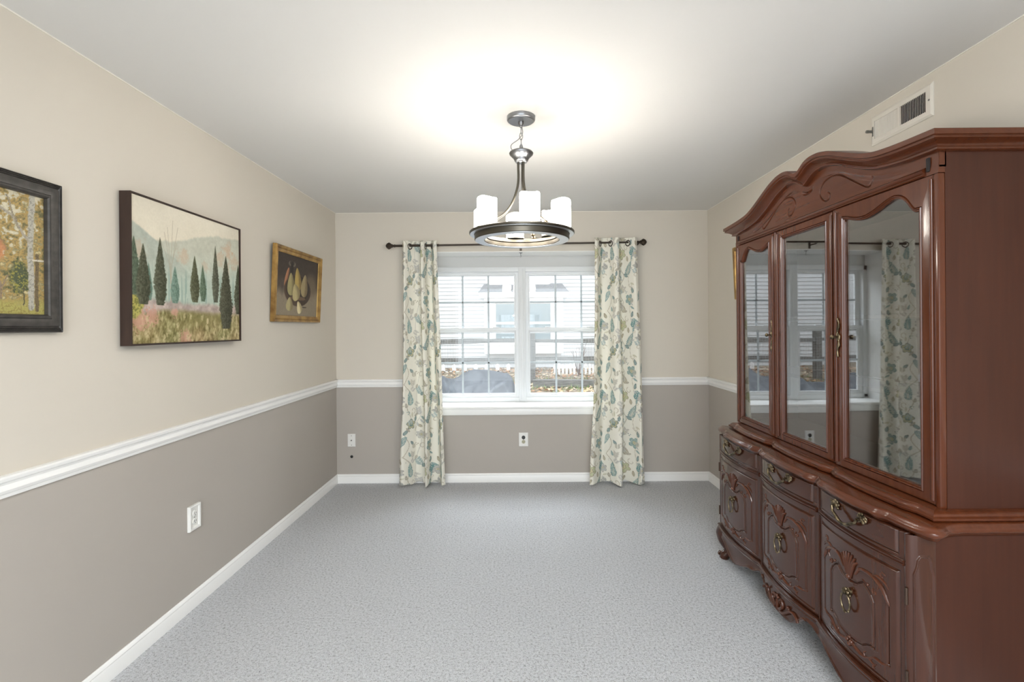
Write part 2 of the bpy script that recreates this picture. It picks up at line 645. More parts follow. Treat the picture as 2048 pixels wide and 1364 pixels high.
# header board over the frame, sill board and apron
struct('trim_5', MB().box(OX0, OX1, 4.642, 4.72, 1.968, OZ1), 'header')
sl = MB()
sl.box(OX0, OX1, YB, 4.70, OZ0, .684)
sl.box(OX0 - .03, OX1 + .03, YB - .022, YB + .001, .660, .684, .006)
sl.box(OX0 - .02, OX1 + .02, YB - .013, YB + .001, .606, .660, .003)
struct('trim_6', sl, 'trim', 40)
jb = MB()
jb.box(OX0, OX0 + .006, YB, 4.642, .684, OZ1)
jb.box(OX1 - .006, OX1, YB, 4.642, .684, OZ1)
jb.box(OX0, OX1, YB, 4.642, OZ1 - .006, OZ1)
struct('trim_7', jb, 'trim')
# small screw hook under the head of the window recess
hk = MB()
hk.lathe([(.016, 0), (.016, -.003), (.005, -.005), (.003, -.010)], (0.03, 4.42, OZ1 - .006), n=16)
hk.tube([(0.03, 4.42, OZ1 - .014), (0.03, 4.42, OZ1 - .028), (0.034, 4.42, OZ1 - .040), (0.030, 4.42, OZ1 - .048), (0.022, 4.42, OZ1 - .044)], .002, 8)
tag(hk.build('screw_hook', M['nickel']), 'tiny metal screw hook under the head of the window recess', 'hook')

# ------------------------------------------------------------------ outlets and wall bits


def outlet(loc, rot, label, socket_mats, framed):
    t = empty('wall_outlet', loc, label, 'outlet')
    W, H = (.042, .062)
    p = MB()
    if framed:
        rings = [[(-W + d, y, -H + d), (W - d, y, -H + d), (W - d, y, H - d), (-W + d, y, H - d)] for d, y in ((0, 0), (0, -.012), (.004, -.015), (.012, -.013), (.014, -.008), (.016, -.007))]
    else:
        rings = [[(-W + d, y, -H + d), (W - d, y, -H + d), (W - d, y, H - d), (-W + d, y, H - d)] for d, y in ((0, 0), (0, -.003), (.003, -.006))]
    p.loops(rings)
    yf = -.007 if framed else -.006
    o = p.build('cover_plate', M['plate'], t, smooth=30, local=True)
    for i, sm_ in enumerate(socket_mats):
        zc = .0195 if i == 0 else -.0195
        s_ = MB()
        s_.lathe([(.0165, 0), (.0165, -.004), (.0155, -.005)], (0, yf, zc), 'Y', 24)
        r = s_.build('socket', M[sm_], t, local=True)
        sl_ = MB()
        for (xx, w_, h_) in ((-.0062, .0011, .0045), (.0062, .0011, .0036)):
            sl_.box(xx - w_, xx + w_, yf - .0056, yf - .003, zc + .002 - h_, zc + .002 + h_)
        sl_.lathe([(.0022, 0), (.0022, -.0026)], (0, yf - .003, zc - .008), 'Y', 12)
        sl_.build('slot', M['black'], r, smooth=0, local=True)
    sc_ = MB()
    sc_.lathe([(.003, 0), (.003, -.001), (.001, -.0015)], (0, yf, 0), 'Y', 12)
    sc_.build('screw', M['lever'], t, local=True)
    t.rotation_euler = rot
    return t


outlet((XL, 2.437, .452), (0, 0, PI / 2), 'white outlet with a raised frame plate on the left wall', ('plate', 'plate'), True)
outlet((0.042, YB, .382), (0, 0, 0), 'white outlet with one black and one ivory socket below the window', ('black', 'ivory'), False)
cp = empty('cable_wall_plate', (-1.511, YB, .386), 'white cable wall plate with one jack low on the back wall near left corner', 'wall plate')
MB().loops([[(-1.511 - W_, YB - y, .386 - H_), (-1.511 + W_, YB - y, .386 - H_), (-1.511 + W_, YB - y, .386 + H_), (-1.511 - W_, YB - y, .386 + H_)] for W_, H_, y in ((.035, .058, 0), (.035, .058, .003), (.032, .055, .006))]).build('cover_plate', M['plate'], cp, smooth=30)
MB().lathe([(.006, 0), (.006, -.006), (.004, -.007), (.004, -.010)], (-1.511, YB - .006, .386), 'Y', 12).build('cable_jack', M['lever'], cp)
for dz in (.042, -.042):
    MB().lathe([(.0035, 0), (.0035, -.001), (.001, -.002)], (-1.511, YB - .006, .386 + dz), 'Y', 12).build('screw', M['lever'], cp)
hb = MB()
hb.lathe([(.013, 0), (.013, -.002), (.009, -.003), (.008, -.001)], (-1.511, YB, .238), 'Y', 20)
tag(hb.build('cable_hole_grommet', M['black']), 'small dark round cable hole below the cable wall plate', 'grommet')

# ------------------------------------------------------------------ air vent high on the right wall
vt = empty('air_vent', (XR, 2.165, 2.325), 'cream metal air vent high on the right wall above the hutch', 'vent')
vy0, vy1, vz0, vz1 = 1.99, 2.338, 2.256, 2.396
iy0, iy1, iz0, iz1 = 2.022, 2.314, 2.284, 2.368


def vloop(d, x):
    return [(x, vy0 + d, vz0 + d), (x, vy1 - d, vz0 + d), (x, vy1 - d, vz1 - d), (x, vy0 + d, vz1 - d)]


vf = MB()
rings = [vloop(0, XR), vloop(0, XR - .003), vloop(.010, XR - .008), vloop(.020, XR - .008)]
rings.append([(XR - .008, iy0, iz0), (XR - .008, iy1, iz0), (XR - .008, iy1, iz1), (XR - .008, iy0, iz1)])
rings.append([(XR, iy0, iz0), (XR, iy1, iz0), (XR, iy1, iz1), (XR, iy0, iz1)])
vf.loops(rings, True, False)
ym = (iy0 + iy1) / 2 - .002
vf.box(XR - .008, XR, ym - .006, ym + .006, iz0, iz1)
vf.build('vent_frame', M['vent'], vt, smooth=0)
MB().box(XR - .001, XR - .0002, iy0, iy1, iz0, iz1).build('vent_backing', M['slot'], vt, smooth=0)
for (a, b_, ang) in ((iy0, ym - .006, 1), (ym + .006, iy1, -1)):
    n = 16
    for k in range(n):
        yc = a + (b_ - a) * (k + .5) / n
        h = .0042
        sl_ = MB()
        dx, dy = (.0013, -.0018) if ang < 0 else (.0030, .0027)
        sl_.loops([[(XR - .0045 - dx, yc - dy - .0008, z), (XR - .0045 + dx, yc + dy - .0008, z), (XR - .0045 + dx, yc + dy + .0008, z), (XR - .0045 - dx, yc - dy + .0008, z)] for z in (iz0, iz1)])
        sl_.build('slat', M['vent'], vt, smooth=0)
lv = MB()
lv.box(XR - .010, XR - .006, 2.320, 2.326, 2.30, 2.345)
lv.box(XR - .030, XR - .008, 2.320, 2.326, 2.316, 2.328, .002)
lv.lathe([(.007, 0), (.007, .012), (.005, .013)], (XR - .040, 2.323, 2.322), 'X', 12)
lv.build('damper_lever', M['lever'], vt)
MB().lathe([(.004, 0), (.004, -.002), (.001, -.003)], (XR - .008, 2.006, 2.326), 'X', 12).build('screw', M['lever'], vt)

# ------------------------------------------------------------------ pictures on the left wall


def frame_yz(mb, y0, y1, z0, z1, x, prof):
    rings = [[(x + h, y0 + d, z0 + d), (x + h, y1 - d, z0 + d), (x + h, y1 - d, z1 - d), (x + h, y0 + d, z1 - d)] for d, h in prof]
    mb.loops(rings + [rings[0]], True, False)
    bmesh.ops.remove_doubles(mb.bm, verts=mb.bm.verts, dist=1e-6)
    return mb


def blend(c, col, m_):
    return c * (1 - m_[..., None]) + np.asarray(col, float) * m_[..., None]


def canvas_grid(nu, nv):
    u, v = np.meshgrid(np.linspace(0, 1, nu), np.linspace(0, 1, nv))
    return u, v, np.zeros((nv, nu, 3))


def paint_cypress(nu, nv):
    u, v, c = canvas_grid(nu, nv)
    asp = 1.23
    x = u * asp
    n1, n2, n3 = fbm(x * 5, v * 5, 1), fbm(x * 30, v * 30, 2), fbm(x * 90, v * 90, 3)
    sky = np.array([216, 209, 192.]) * (1 - .0 * v[..., None]) + (n1[..., None] - .5) * 14 + np.array([6, 2, -6.]) * (1 - v[..., None])
    c[:] = sky
    hr = np.interp(u, [0, .27, .42, .58, .68, .76, .85, .99], [.70, .74, .782, .84, .865, .888, .88, .905]) + (fbm(x * 22, v * 0 + 3, 7) - .5) * .03
    g = sstep(.012, -.012, v - hr)
    far = np.array([186, 187, 172.]) + (n2[..., None] - .5) * 22 + sstep(.75, .45, v)[..., None] * np.array([-4, 6, 8.])
    c = c * (1 - g[..., None]) + far * g[..., None]
    hl = np.interp(u, [0, .06, .15, .27, .37, .5], [.822, .80, .745, .655, .60, .50]) + (fbm(x * 18, v * 0 + 9, 8) - .5) * .02
    g = sstep(.010, -.010, v - hl)
    near = np.array([172, 178, 166.]) + (n2[..., None] - .5) * 26 + sstep(.6, .35, v)[..., None] * np.array([-3, 6, 3.])
    c = c * (1 - g[..., None]) + near * g[..., None]
    # rust crowns of autumn trees
    for (a, b_, r, k) in ((.06, .64, .07, .55), (.41, .66, .06, .6), (.62, .60, .05, .5), (.77, .70, .06, .55), (.87, .78, .07, .7), (.93, .70, .08, .6), (.85, .62, .06, .5)):
        d = np.hypot((u - a) * asp, v - b_) / (r * 1.25) + (n2 - .5) * 1.5 + (n3 - .5) * .6
        c = blend(c, (200, 166, 138), k * .75 * sstep(1.0, .2, d))
    # misty band and thin trunks
    g = sstep(.62, .42, v) * sstep(.24, .34, v)
    c = blend(c, (184, 196, 184), .55 * g)
    tr = (vnoise(x * 75, v * 1.2, 11) > .66).astype(float) * g
    c = blend(c, (118, 144, 136), .5 * tr)
    # tall bare birches
    for (x0, top, bend) in ((.297, .90, .02), (.297, .80, -.05), (.300, .86, .06), (.296, .74, -.08), (.300, .74, .05), (.297, .84, -.025)):
        pts = [(x0 * asp, .29), (x0 * asp, .46), ((x0 + bend * .15) * asp, .58), ((x0 + bend * .6) * asp, .58 + (top - .58) * .55), ((x0 + bend) * asp, top)]
        d = seg_dist(x, v, pts)
        c = blend(c, (166, 156, 136), .6 * sstep(.004, .0015, d))
    # meadow
    hm = .295 + (fbm(x * 10, v * 0, 21) - .5) * .05
    g = sstep(.02, -.02, v - hm)
    mauve = np.array([176, 160, 152.]) + (n2[..., None] - .5) * 70
    c = c * (1 - g[..., None]) + mauve * g[..., None]
    g = sstep(.24, .19, v + (n1 - .5) * .09)
    tuft = .6 * fbm(x * 42, v * 22, 31) + .4 * fbm(x * 110, v * 60, 33)
    mead = np.array([148, 134, 96.]) + (tuft[..., None] - .5) * 190 + (n1[..., None] - .5) * np.array([70, 40, 50.]) + np.array([0, 0, -5.])
    c = c * (1 - g[..., None]) + mead * g[..., None]
    g = sstep(.05, .20, v) * sstep(.26, .20, v) * sstep(.30, .55, u) * sstep(1.0, .6, u)
    c = blend(c, (118, 112, 62), .65 * g * (.5 + n2))
    for (a, b_, r) in ((.05, .17, .10), (.15, .19, .07), (.42, .03, .07), (.33, .22, .04)):
        d = np.hypot((u - a) * asp, v - b_) / r + (n3 - .5) * 1.8
        c = blend(c, (198, 150, 132), .75 * sstep(1, .5, d))
    rs = np.random.RandomState(5)
    for k in range(46):
        a, b_ = rs.rand(), rs.rand() * .20
        d = np.hypot((u - a) * asp * 1.6, v - b_) / (.022 + .014 * rs.rand()) + (n3 - .5) * 1.4
        c = blend(c, (204, 188, 150), .62 * sstep(1, .4, d) * (1 if u.shape else 1))
    # yellow bush, left edge
    d = np.hypot((u + .01) * asp / .12, (v - .26) / .11) + (n2 - .5) * .6
    c = blend(c, (176, 168, 92), sstep(1, .75, d))
    c = blend(c, (120, 120, 58), sstep(1, .75, d) * (n3 > .55))
    # cypresses: u, bottom, top, half width, colour
    dk, tl = (72, 74, 56), (108, 132, 118)
    for (a, bo, tp, w, col) in ((.125, .30, .56, .024, tl), (.331, .29, .568, .034, tl), (.59, .32, .618, .029, (86, 104, 84)), (.02, .33, .723, .042, (84, 98, 80)), (.086, .27, .686, .046, dk), (.213, .27, .754, .043, dk), (.511, .31, .678, .039, (78, 80, 56)), (.723, .32, .80, .033, (80, 82, 66)), (.99, .23, .68, .045, dk), (.84, .10, .735, .066, (70, 70, 52))):
        t = np.clip((v - bo) / (tp - bo), 0, 1)
        wid = 1.15 * w * np.clip(np.where(t < .35, .55 + .45 * np.sin(np.clip(t / .35, 0, 1) * PI / 2), ((1 - t) / .65) ** .85), 0, 1)
        d = np.abs(u - a + (n1 - .5) * .006) - wid * (1 + (n3 - .5) * .55)
        g = sstep(.004, -.004, d) * (v > bo) * (v < tp)
        sh = np.array(col, float) + ((n3 - .5) * 62)[..., None] + ((a - u) / w * 14)[..., None]
        c = c * (1 - g[..., None]) + sh * g[..., None]
    return c + ((n3 - .5) * 10)[..., None]


def paint_birch(nu, nv):
    u, v, c = canvas_grid(nu, nv)
    asp = 1.46
    x = u * asp
    n1, n2, n3 = fbm(x * 6, v * 6, 41), fbm(x * 38, v * 38, 42), fbm(x * 95, v * 95, 43)
    pal = np.array([[104, 100, 70], [140, 124, 82], [176, 146, 88], [128, 122, 90], [192, 176, 132.]])
    t = np.clip(n2 * 1.9 - .45 + (n1 - .5) * .6, 0, .999) * 4
    i = t.astype(int)
    f = (t - i)[..., None]
    c = pal[i] * (1 - f) + pal[np.minimum(i + 1, 4)] * f
    g = sstep(.50, .62, n1 + (v - .7) * .35) * (v > .45)
    c = blend(c, (200, 194, 174), .8 * g * (n2 > .53))
    c = blend(c, (176, 150, 112), .6 * sstep(.45, .25, v) * sstep(.9, .3, u))
    d = np.hypot((u - .86) * asp / .11, (v - .30) / .15) + (n2 - .5) * 1.1
    c = blend(c, (66, 78, 58), .85 * sstep(1, .6, d))
    c = blend(c, (150, 140, 60), .8 * sstep(1, .6, d) * (n3 > .60))
    d = np.hypot((u - .745) * asp / .06, (v - .50) / .09) + (n2 - .5)
    c = blend(c, (196, 128, 92), .7 * sstep(1, .6, d))
    g = sstep(.15, .06, v + (n2 - .5) * .08)
    c = blend(c, (170, 162, 96), g)
    c = blend(c, (140, 128, 70), g * (n3 > .58))
    for pts, w, col in (([(1.345, .06), (1.348, .30), (1.338, .55), (1.35, .80), (1.36, 1.0)], .030, (176, 172, 160)),
                        ([(1.335, .60), (1.27, .68), (1.19, .80), (1.07, .86)], .014, (164, 156, 140)), ([(1.24, .72), (1.20, .82), (1.16, .95)], .009, (150, 140, 120)),
                        ([(1.11, .12), (1.11, .24), (1.07, .32)], .008, (142, 124, 104)), ([(1.11, .20), (1.16, .31)], .006, (142, 124, 104)),
                        ([(1.395, .04), (1.39, .2), (1.40, .5)], .018, (112, 98, 74)), ([(1.36, .455), (1.45, .46)], .009, (204, 196, 178)),
                        ([(.35, .05), (.36, .5), (.33, 1)], .03, (112, 100, 80)), ([(1.285, .08), (1.285, .22)], .006, (88, 84, 66))):
        d = seg_dist(x + (n2 - .5) * .02, v, pts)
        c = blend(c, col, sstep(w, w * .7, d))
        c = blend(c, np.array(col) * .72, sstep(w, w * .7, d) * (n3 > .57) * .8)
    return c + ((n3 - .5) * 34)[..., None]


def paint_pears(nu, nv):
    u, v, c = canvas_grid(nu, nv)
    asp = 1.54
    x = u * asp
    n1, n2 = fbm(x * 5, v * 5, 51), fbm(x * 40, v * 40, 52)
    g = sstep(.62, .30, v + (n1 - .5) * .25)
    c[:] = np.array([60, 51, 46.])
    c = blend(c, (138, 126, 108), g)
    d = np.hypot((u - .82) * asp / .35, (v - .55) / .3)
    c = blend(c, (112, 98, 80), .8 * sstep(1, .3, d))

    def ell(a, b_, rx, ry, rot, col, dark=None, k=1.0):
        nonlocal c
        ca, sa = math.cos(rot), math.sin(rot)
        X, Y = (u - a) * asp, v - b_
        p, q = (X * ca + Y * sa) / rx, (-X * sa + Y * ca) / ry
        # pear: narrower toward +q
        w = 1 - .42 * np.clip(q, -1, 1) * k
        dd = np.hypot(p / np.clip(w, .3, 2), q)
        g_ = sstep(1.03, .95, dd)
        c = blend(c, col, g_)
        if dark is not None:
            c = blend(c, dark, g_ * sstep(-.1, .9, p + dd * .25) * .8)
    # bottle, bowl, fruit
    ell(.33, .86, .13, .05, 0, (104, 96, 86), None, 0)
    ell(.33, .875, .08, .04, 0, (62, 54, 48), None, 0)
    ell(.33, .74, .055, .16, 0, (40, 35, 34), None, 0)
    ell(.215, .63, .045, .17, -.42, (168, 118, 88), (120, 84, 64), 0)
    ell(.49, .43, .50, .27, 0, (78, 61, 48), (58, 46, 37), 0)
    ell(.49, .47, .45, .22, 0, (52, 41, 34), (40, 32, 28), 0)
    ell(.49, .30, .30, .035, 0, (104, 82, 64), None, 0)
    ell(.32, .52, .125, .19, .08, (158, 148, 104), (104, 94, 66))
    ell(.475, .62, .115, .20, .22, (176, 152, 88), (116, 96, 56))
    ell(.645, .53, .125, .20, -.12, (158, 142, 106), (104, 88, 64))
    ell(.44, .40, .135, .145, .45, (182, 168, 124), (122, 108, 78))
    ell(.30, .19, .115, .115, 0, (176, 164, 122), (118, 106, 78))
    ell(.53, .15, .085, .115, .55, (220, 206, 164), (150, 134, 98))
    ell(.66, .155, .09, .012, 0, (78, 68, 56), None, 0)
    return c + ((n2 - .5) * 12)[..., None]


def picture(name, label, y0, y1, z0, z1, x0, prof, fmat, canvas_inset, canvas_h, painter, nu, nv, lean=0.0, cloth=None):
    t = empty(name, (XL, (y0 + y1) / 2, z0), label, 'painting')
    fr = frame_yz(MB(), y0, y1, z0, z1, x0, prof).build('frame', M[fmat], t, smooth=30)
    ci = canvas_inset
    a0, a1, b0, b1 = y0 + ci, y1 - ci, z0 + ci, z1 - ci
    yy, zz = np.meshgrid(np.linspace(a0, a1, nu), np.linspace(b0, b1, nv))
    P = np.stack([np.full_like(yy, x0 + canvas_h), yy, zz], -1)
    grid_mesh('canvas', P, M['canvas'], t, painter(nu, nv))
    MB().box(x0 + .002, x0 + canvas_h - .001, y0 + ci * .4, y1 - ci * .4, z0 + ci * .4, z1 - ci * .4).build('backing_board', M[cloth or 'walnut'], t, smooth=0)
    if lean:
        t.rotation_euler = (0, lean, 0)
    return t


picture('landscape_painting', 'wide landscape painting of dark cypress trees in a thin walnut frame', 1.995, 2.787, 1.330, 1.973, XL,
        [(0, .003), (0, .050), (.006, .050), (.006, .046), (.007, .046), (.007, .003)], 'walnut', .008, .043, paint_cypress, 400, 330)
picture('woodland_painting', 'woodland painting with a pale birch trunk in a wide ridged charcoal frame', 1.02, 1.726, 1.390, 1.912, XL,
        [(0, .002), (0, .020), (.003, .024), (.005, .020), (.007, .0205), (.009, .0255), (.011, .021), (.013, .0215), (.015, .027), (.018, .0235), (.020, .024), (.022, .029), (.026, .030), (.046, .026), (.050, .030), (.056, .031), (.060, .027), (.062, .014), (.062, .002)],
        'blackwood', .060, .015, paint_birch, 330, 240)
picture('pear_still_life', 'small still life painting of pears in a bowl in a gold frame', 3.202, 3.955, 1.447, 1.969, XL,
        [(0, .002), (0, .026), (.006, .030), (.014, .028), (.020, .022), (.026, .026), (.036, .024), (.045, .018), (.047, .006), (.047, .002)],
        'gilt', .046, .012, paint_pears, 250, 180, lean=math.radians(2.6), cloth='blackwood')
# gilt picture beyond the hutch on the right wall: only its far edge shows
gp = empty('gilt_picture', (XR, 3.54, 1.60), 'narrow edge of a gilt framed picture showing beyond the hutch on the right wall', 'picture')
frame_yz(MB(), 3.26, 3.787, 1.60, 2.005, XR, [(0, -.002), (0, -.020), (.008, -.026), (.028, -.022), (.034, -.012), (.034, -.002)]).build('frame', M['gilt'], gp, smooth=30)
MB().box(XR - .010, XR - .003, 3.27, 3.775, 1.61, 1.99).build('canvas', M['blackwood'], gp, smooth=0)
gp.rotation_euler = (0, -math.radians(2.2), 0)

# ------------------------------------------------------------------ curtain rod
rod_tilt = 0.018 / 2.284


def rod_z(x):
    return 2.131 + rod_tilt * x


RY = YB - .100
rd = empty('curtain_rod', (0.006, RY, rod_z(0)), 'dark bronze curtain rod with faceted finials above the window', 'curtain rod')
MB().tube([(-1.115, RY, rod_z(-1.115)), (-.69, RY, rod_z(-.69))], .0105, 16).build('thick_rod', M['bronze'], rd)
MB().tube([(-.70, RY, rod_z(-.70)), (1.06, RY, rod_z(1.06))], .0082, 16).build('thin_rod', M['bronze'], rd)
for xe, sg in ((-1.095, -1), (1.075, 1)):
    f = MB()
    z = rod_z(xe)
    pr = [(.009, -.02), (.013, -.016), (.013, -.006), (.010, -.002), (.011, .004), (.016, .008), (.016, .016), (.024, .024), (.031, .036), (.031, .042), (.024, .054), (.012, .064), (.004, .067)]
    f.lathe([(r, sg * h) for r, h in pr], (xe, RY, z), 'X', 8)
    f.build('finial', M['bronze'], rd, smooth=20)
for xb in (-.985, 0.03, 1.068):
    k = MB()
    z = rod_z(xb)
    k.box(xb - .010, xb + .010, YB - .004, YB, z - .045, z + .020, .002)
    k.box(xb - .005, xb + .005, YB - .090, YB - .003, z - .020, z - .012, .001)
    k.tube([(xb, RY + .015 * math.cos(a), z - .0015 + .015 * math.sin(a)) for a in np.linspace(-PI * .95, .15, 12)], .0035, 8)
    k.build('bracket', M['bronze'], rd)

# ------------------------------------------------------------------ printed curtain cloth
TW, TH = 0.46, 0.632
PX = 460


def curtain_tile():
    nx, ny = int(PX * TW), int(PX * TH)
    xx, yy = np.meshgrid((np.arange(nx) + .5) / PX, (np.arange(ny) + .5) / PX)
    c = np.zeros((ny, nx, 3))
    c[:] = (246, 243, 232)
    aa = .0016

    def loc(cx, cy, rot=0.0):
        dx = (xx - cx + TW / 2) % TW - TW / 2
        dy = (yy - cy + TH / 2) % TH - TH / 2
        ca, sa = math.cos(rot), math.sin(rot)
        return dx * ca + dy * sa, -dx * sa + dy * ca

    def put(col, m_, k=1.0):
        nonlocal c
        c = blend(c, col, np.clip(m_, 0, 1) * k)
    TEAL, DT, TAUPE, OL, GR, PALE, PK = (66, 122, 126), (78, 100, 104), (150, 136, 112), (168, 162, 116), (168, 168, 164), (196, 206, 196), (206, 184, 164)

    def vine(pts, w=.0022, col=TAUPE):
        P = spline(pts, 8)
        d = np.full(xx.shape, 9.)
        for ox in (-TW, 0, TW):
            for oy in (-TH, 0, TH):
                d = np.minimum(d, seg_dist(xx, yy, [(p[0] + ox, p[1] + oy) for p in P[::2]]))
        put(col, sstep(w + aa, w - aa, d), .8)

    def paisley(cx, cy, s_, rot, fill, line, fringe=True):
        X, Y = loc(cx, cy, rot)
        t = Y / s_
        X = X - .16 * s_ * t * t * np.sign(t)
        w = .44 * s_ * np.sqrt(np.clip(1 - t * t, 0, 1)) * np.clip(.62 - .52 * t, .02, 2)
        d = np.where(np.abs(t) < 1, np.abs(X) - w, 9)
        ang = np.arctan2(X * 1.8, Y + .2 * s_)
        if fringe:
            put(line, sstep(.010, .008, d) * (d > .001) * (np.cos(ang * 22) > -.1) * (t < .7))
        put(fill, sstep(aa, -aa, d))
        put(line, sstep(.0035, .002, np.abs(d + .001)))
        put(PALE, sstep(aa, -aa, d + .011))
        put(line, sstep(.0022, .0012, np.abs(d + .011)))
        put(PK, sstep(aa, -aa, d + .017) * (np.cos(ang * 10) > .1))

    def flower(cx, cy, R, n, rot, fill, line, heart):
        X, Y = loc(cx, cy)
        r, a = np.hypot(X, Y), np.arctan2(Y, X) + rot
        w = R * (.52 + .48 * np.abs(np.cos(a * n / 2)) ** .7)
        put(fill, sstep(.002, -.002, r - w))
        put(line, sstep(.0035, .002, np.abs(r - w)))
        put(line, sstep(.0016, .0008, np.abs(np.sin(a * n / 2 + PI / 2 * 0)) * r * .5 + (r > w) + (r < R * .3)) * .8)
        w2 = R * (.30 + .16 * np.abs(np.cos(a * n / 2)))
        put(heart, sstep(.002, -.002, r - w2))
        put(line, sstep(.0028, .0016, np.abs(r - w2)))
        put(OL, sstep(.002, -.002, r - R * .16))

    def leaf(cx, cy, l, w, rot, fill, line=None):
        X, Y = loc(cx, cy, rot)
        t = np.clip(Y / l, -1, 1)
        ww = w * (1 - t * t) * (1 - .25 * t)
        d = np.where(np.abs(Y) < l, np.abs(X) - ww, 9)
        put(fill, sstep(aa, -aa, d))
        if line is not None:
            put(line, sstep(.0032, .0018, np.abs(d)))
            put(line, sstep(.002, .001, np.abs(X)) * (np.abs(Y) < l * .8))

    def spray(cx, cy, n, l, rot, fill, line=None, gap=.016):
        ca, sa = math.cos(rot), math.sin(rot)
        for k in range(n):
            for sg in (-1, 1):
                px, py = sg * .012, (k - n / 2) * gap
                leaf(cx + px * ca - py * sa, cy + px * sa + py * ca, l, l * .34, rot - sg * .85, fill, line)

    def dots(cx, cy, n, R, col):
        for k in range(n):
            X, Y = loc(cx + R * math.cos(k * 2.4), cy + R * math.sin(k * 2.4))
            put(col, sstep(.005, .003, np.hypot(X, Y)))

    def curl(cx, cy, R, rot, col=TAUPE, w=.002):
        th = np.linspace(0, 4.6, 16)
        vine([(cx + R * (1 - t / 6.) * math.cos(t + rot), cy + R * (1 - t / 6.) * math.sin(t + rot)) for t in th], w, col)
    vine([(.05, .02), (.10, .12), (.06, .22), (.12, .33), (.08, .45), (.13, .55), (.05, TH + .02)])
    vine([(.28, .0), (.33, .10), (.27, .20), (.34, .32), (.29, .43), (.35, .53), (.28, TH)])
    vine([(.20, .05), (.22, .16), (.17, .26), (.22, .38), (.18, .50), (.20, TH + .05)], .0016, GR)
    vine([(.40, .04), (.43, .18), (.39, .30), (.43, .44), (.40, TH + .04)], .0016, TAUPE)
    for a in ((.23, .10, .03, 1.0), (.42, .25, .028, 3.0), (.14, .42, .03, 5.0), (.37, .58, .03, 2.0), (.02, .33, .026, .4), (.25, .47, .024, 4.0)):
        curl(*a)
    flower(.31, .525, .050, 6, .3, (190, 196, 150), TAUPE, (214, 206, 160))
    flower(.12, .30, .044, 5, .9, (184, 178, 132), DT, (90, 130, 128))
    flower(.40, .12, .046, 5, .2, (150, 172, 168), TEAL, (196, 190, 150))
    flower(.22, .20, .036, 7, .2, (200, 200, 194), GR, (190, 186, 160))
    flower(.02, .52, .038, 6, .5, (196, 194, 188), (150, 148, 144), (206, 198, 178))
    paisley(.11, .53, .062, .25, (200, 214, 206), TEAL)
    paisley(.40, .40, .066, -.35, (204, 208, 196), (74, 122, 126))
    paisley(.27, .34, .048, 2.7, (204, 204, 188), DT, False)
    paisley(.05, .15, .050, 2.9, (196, 206, 200), (82, 128, 134), False)
    paisley(.32, .05, .044, .6, (208, 204, 184), TAUPE)
    spray(.20, .60, 4, .018, .5, (150, 172, 172))
    spray(.44, .55, 4, .018, -.4, TEAL)
    spray(.20, .42, 4, .020, .2, (186, 186, 184))
    spray(.33, .22, 4, .018, -.5, (186, 180, 170))
    spray(.02, .42, 3, .020, .9, (160, 160, 156))
    spray(.14, .04, 3, .020, -.2, (196, 192, 180))
    for a in ((.28, .275, .026, .011, .5), (.07, .235, .028, .012, -.7), (.36, .335, .026, .012, 1.0), (.17, .345, .024, .010, -.2), (.44, .20, .028, .012, .3), (.24, .565, .026, .011, -.9), (.13, .135, .024, .010, .8), (.43, .62, .026, .011, -.3)):
        leaf(*a, (136, 164, 162), DT)
    for a in ((.31, .43, .024, .010, -.6), (.03, .61, .024, .010, .4), (.21, .28, .022, .009, 1.1), (.38, .48, .024, .010, .1)):
        leaf(*a, (200, 194, 168), TAUPE)
    rs_ = np.random.RandomState(12)
    for k in range(26):
        fx_, fy_ = rs_.rand() * TW, rs_.rand() * TH
        leaf(fx_, fy_, .017 + .010 * rs_.rand(), .006 + .003 * rs_.rand(), rs_.rand() * 6.3, [(196, 192, 180), (186, 190, 188), (204, 200, 176), (170, 190, 188)][k % 4], [(160, 152, 136), None, None, (110, 146, 148)][k % 4])
    for k in range(9):
        spray(rs_.rand() * TW, rs_.rand() * TH, 3, .015, rs_.rand() * 6.3, [(190, 188, 182), (182, 178, 162), (168, 184, 184)][k % 3], None, .013)
    for k in range(8):
        curl(rs_.rand() * TW, rs_.rand() * TH, .018, rs_.rand() * 6.3, [(176, 164, 140), (170, 170, 166)][k % 2], .0015)
    dots(.25, .62, 3, .012, DT)
    dots(.09, .40, 4, .012, TEAL)
    dots(.36, .19, 3, .010, DT)
    dots(.19, .12, 3, .010, TAUPE)
    base = np.array([246, 243, 232.])
    return base + (c - base) * .70


TILE = curtain_tile()


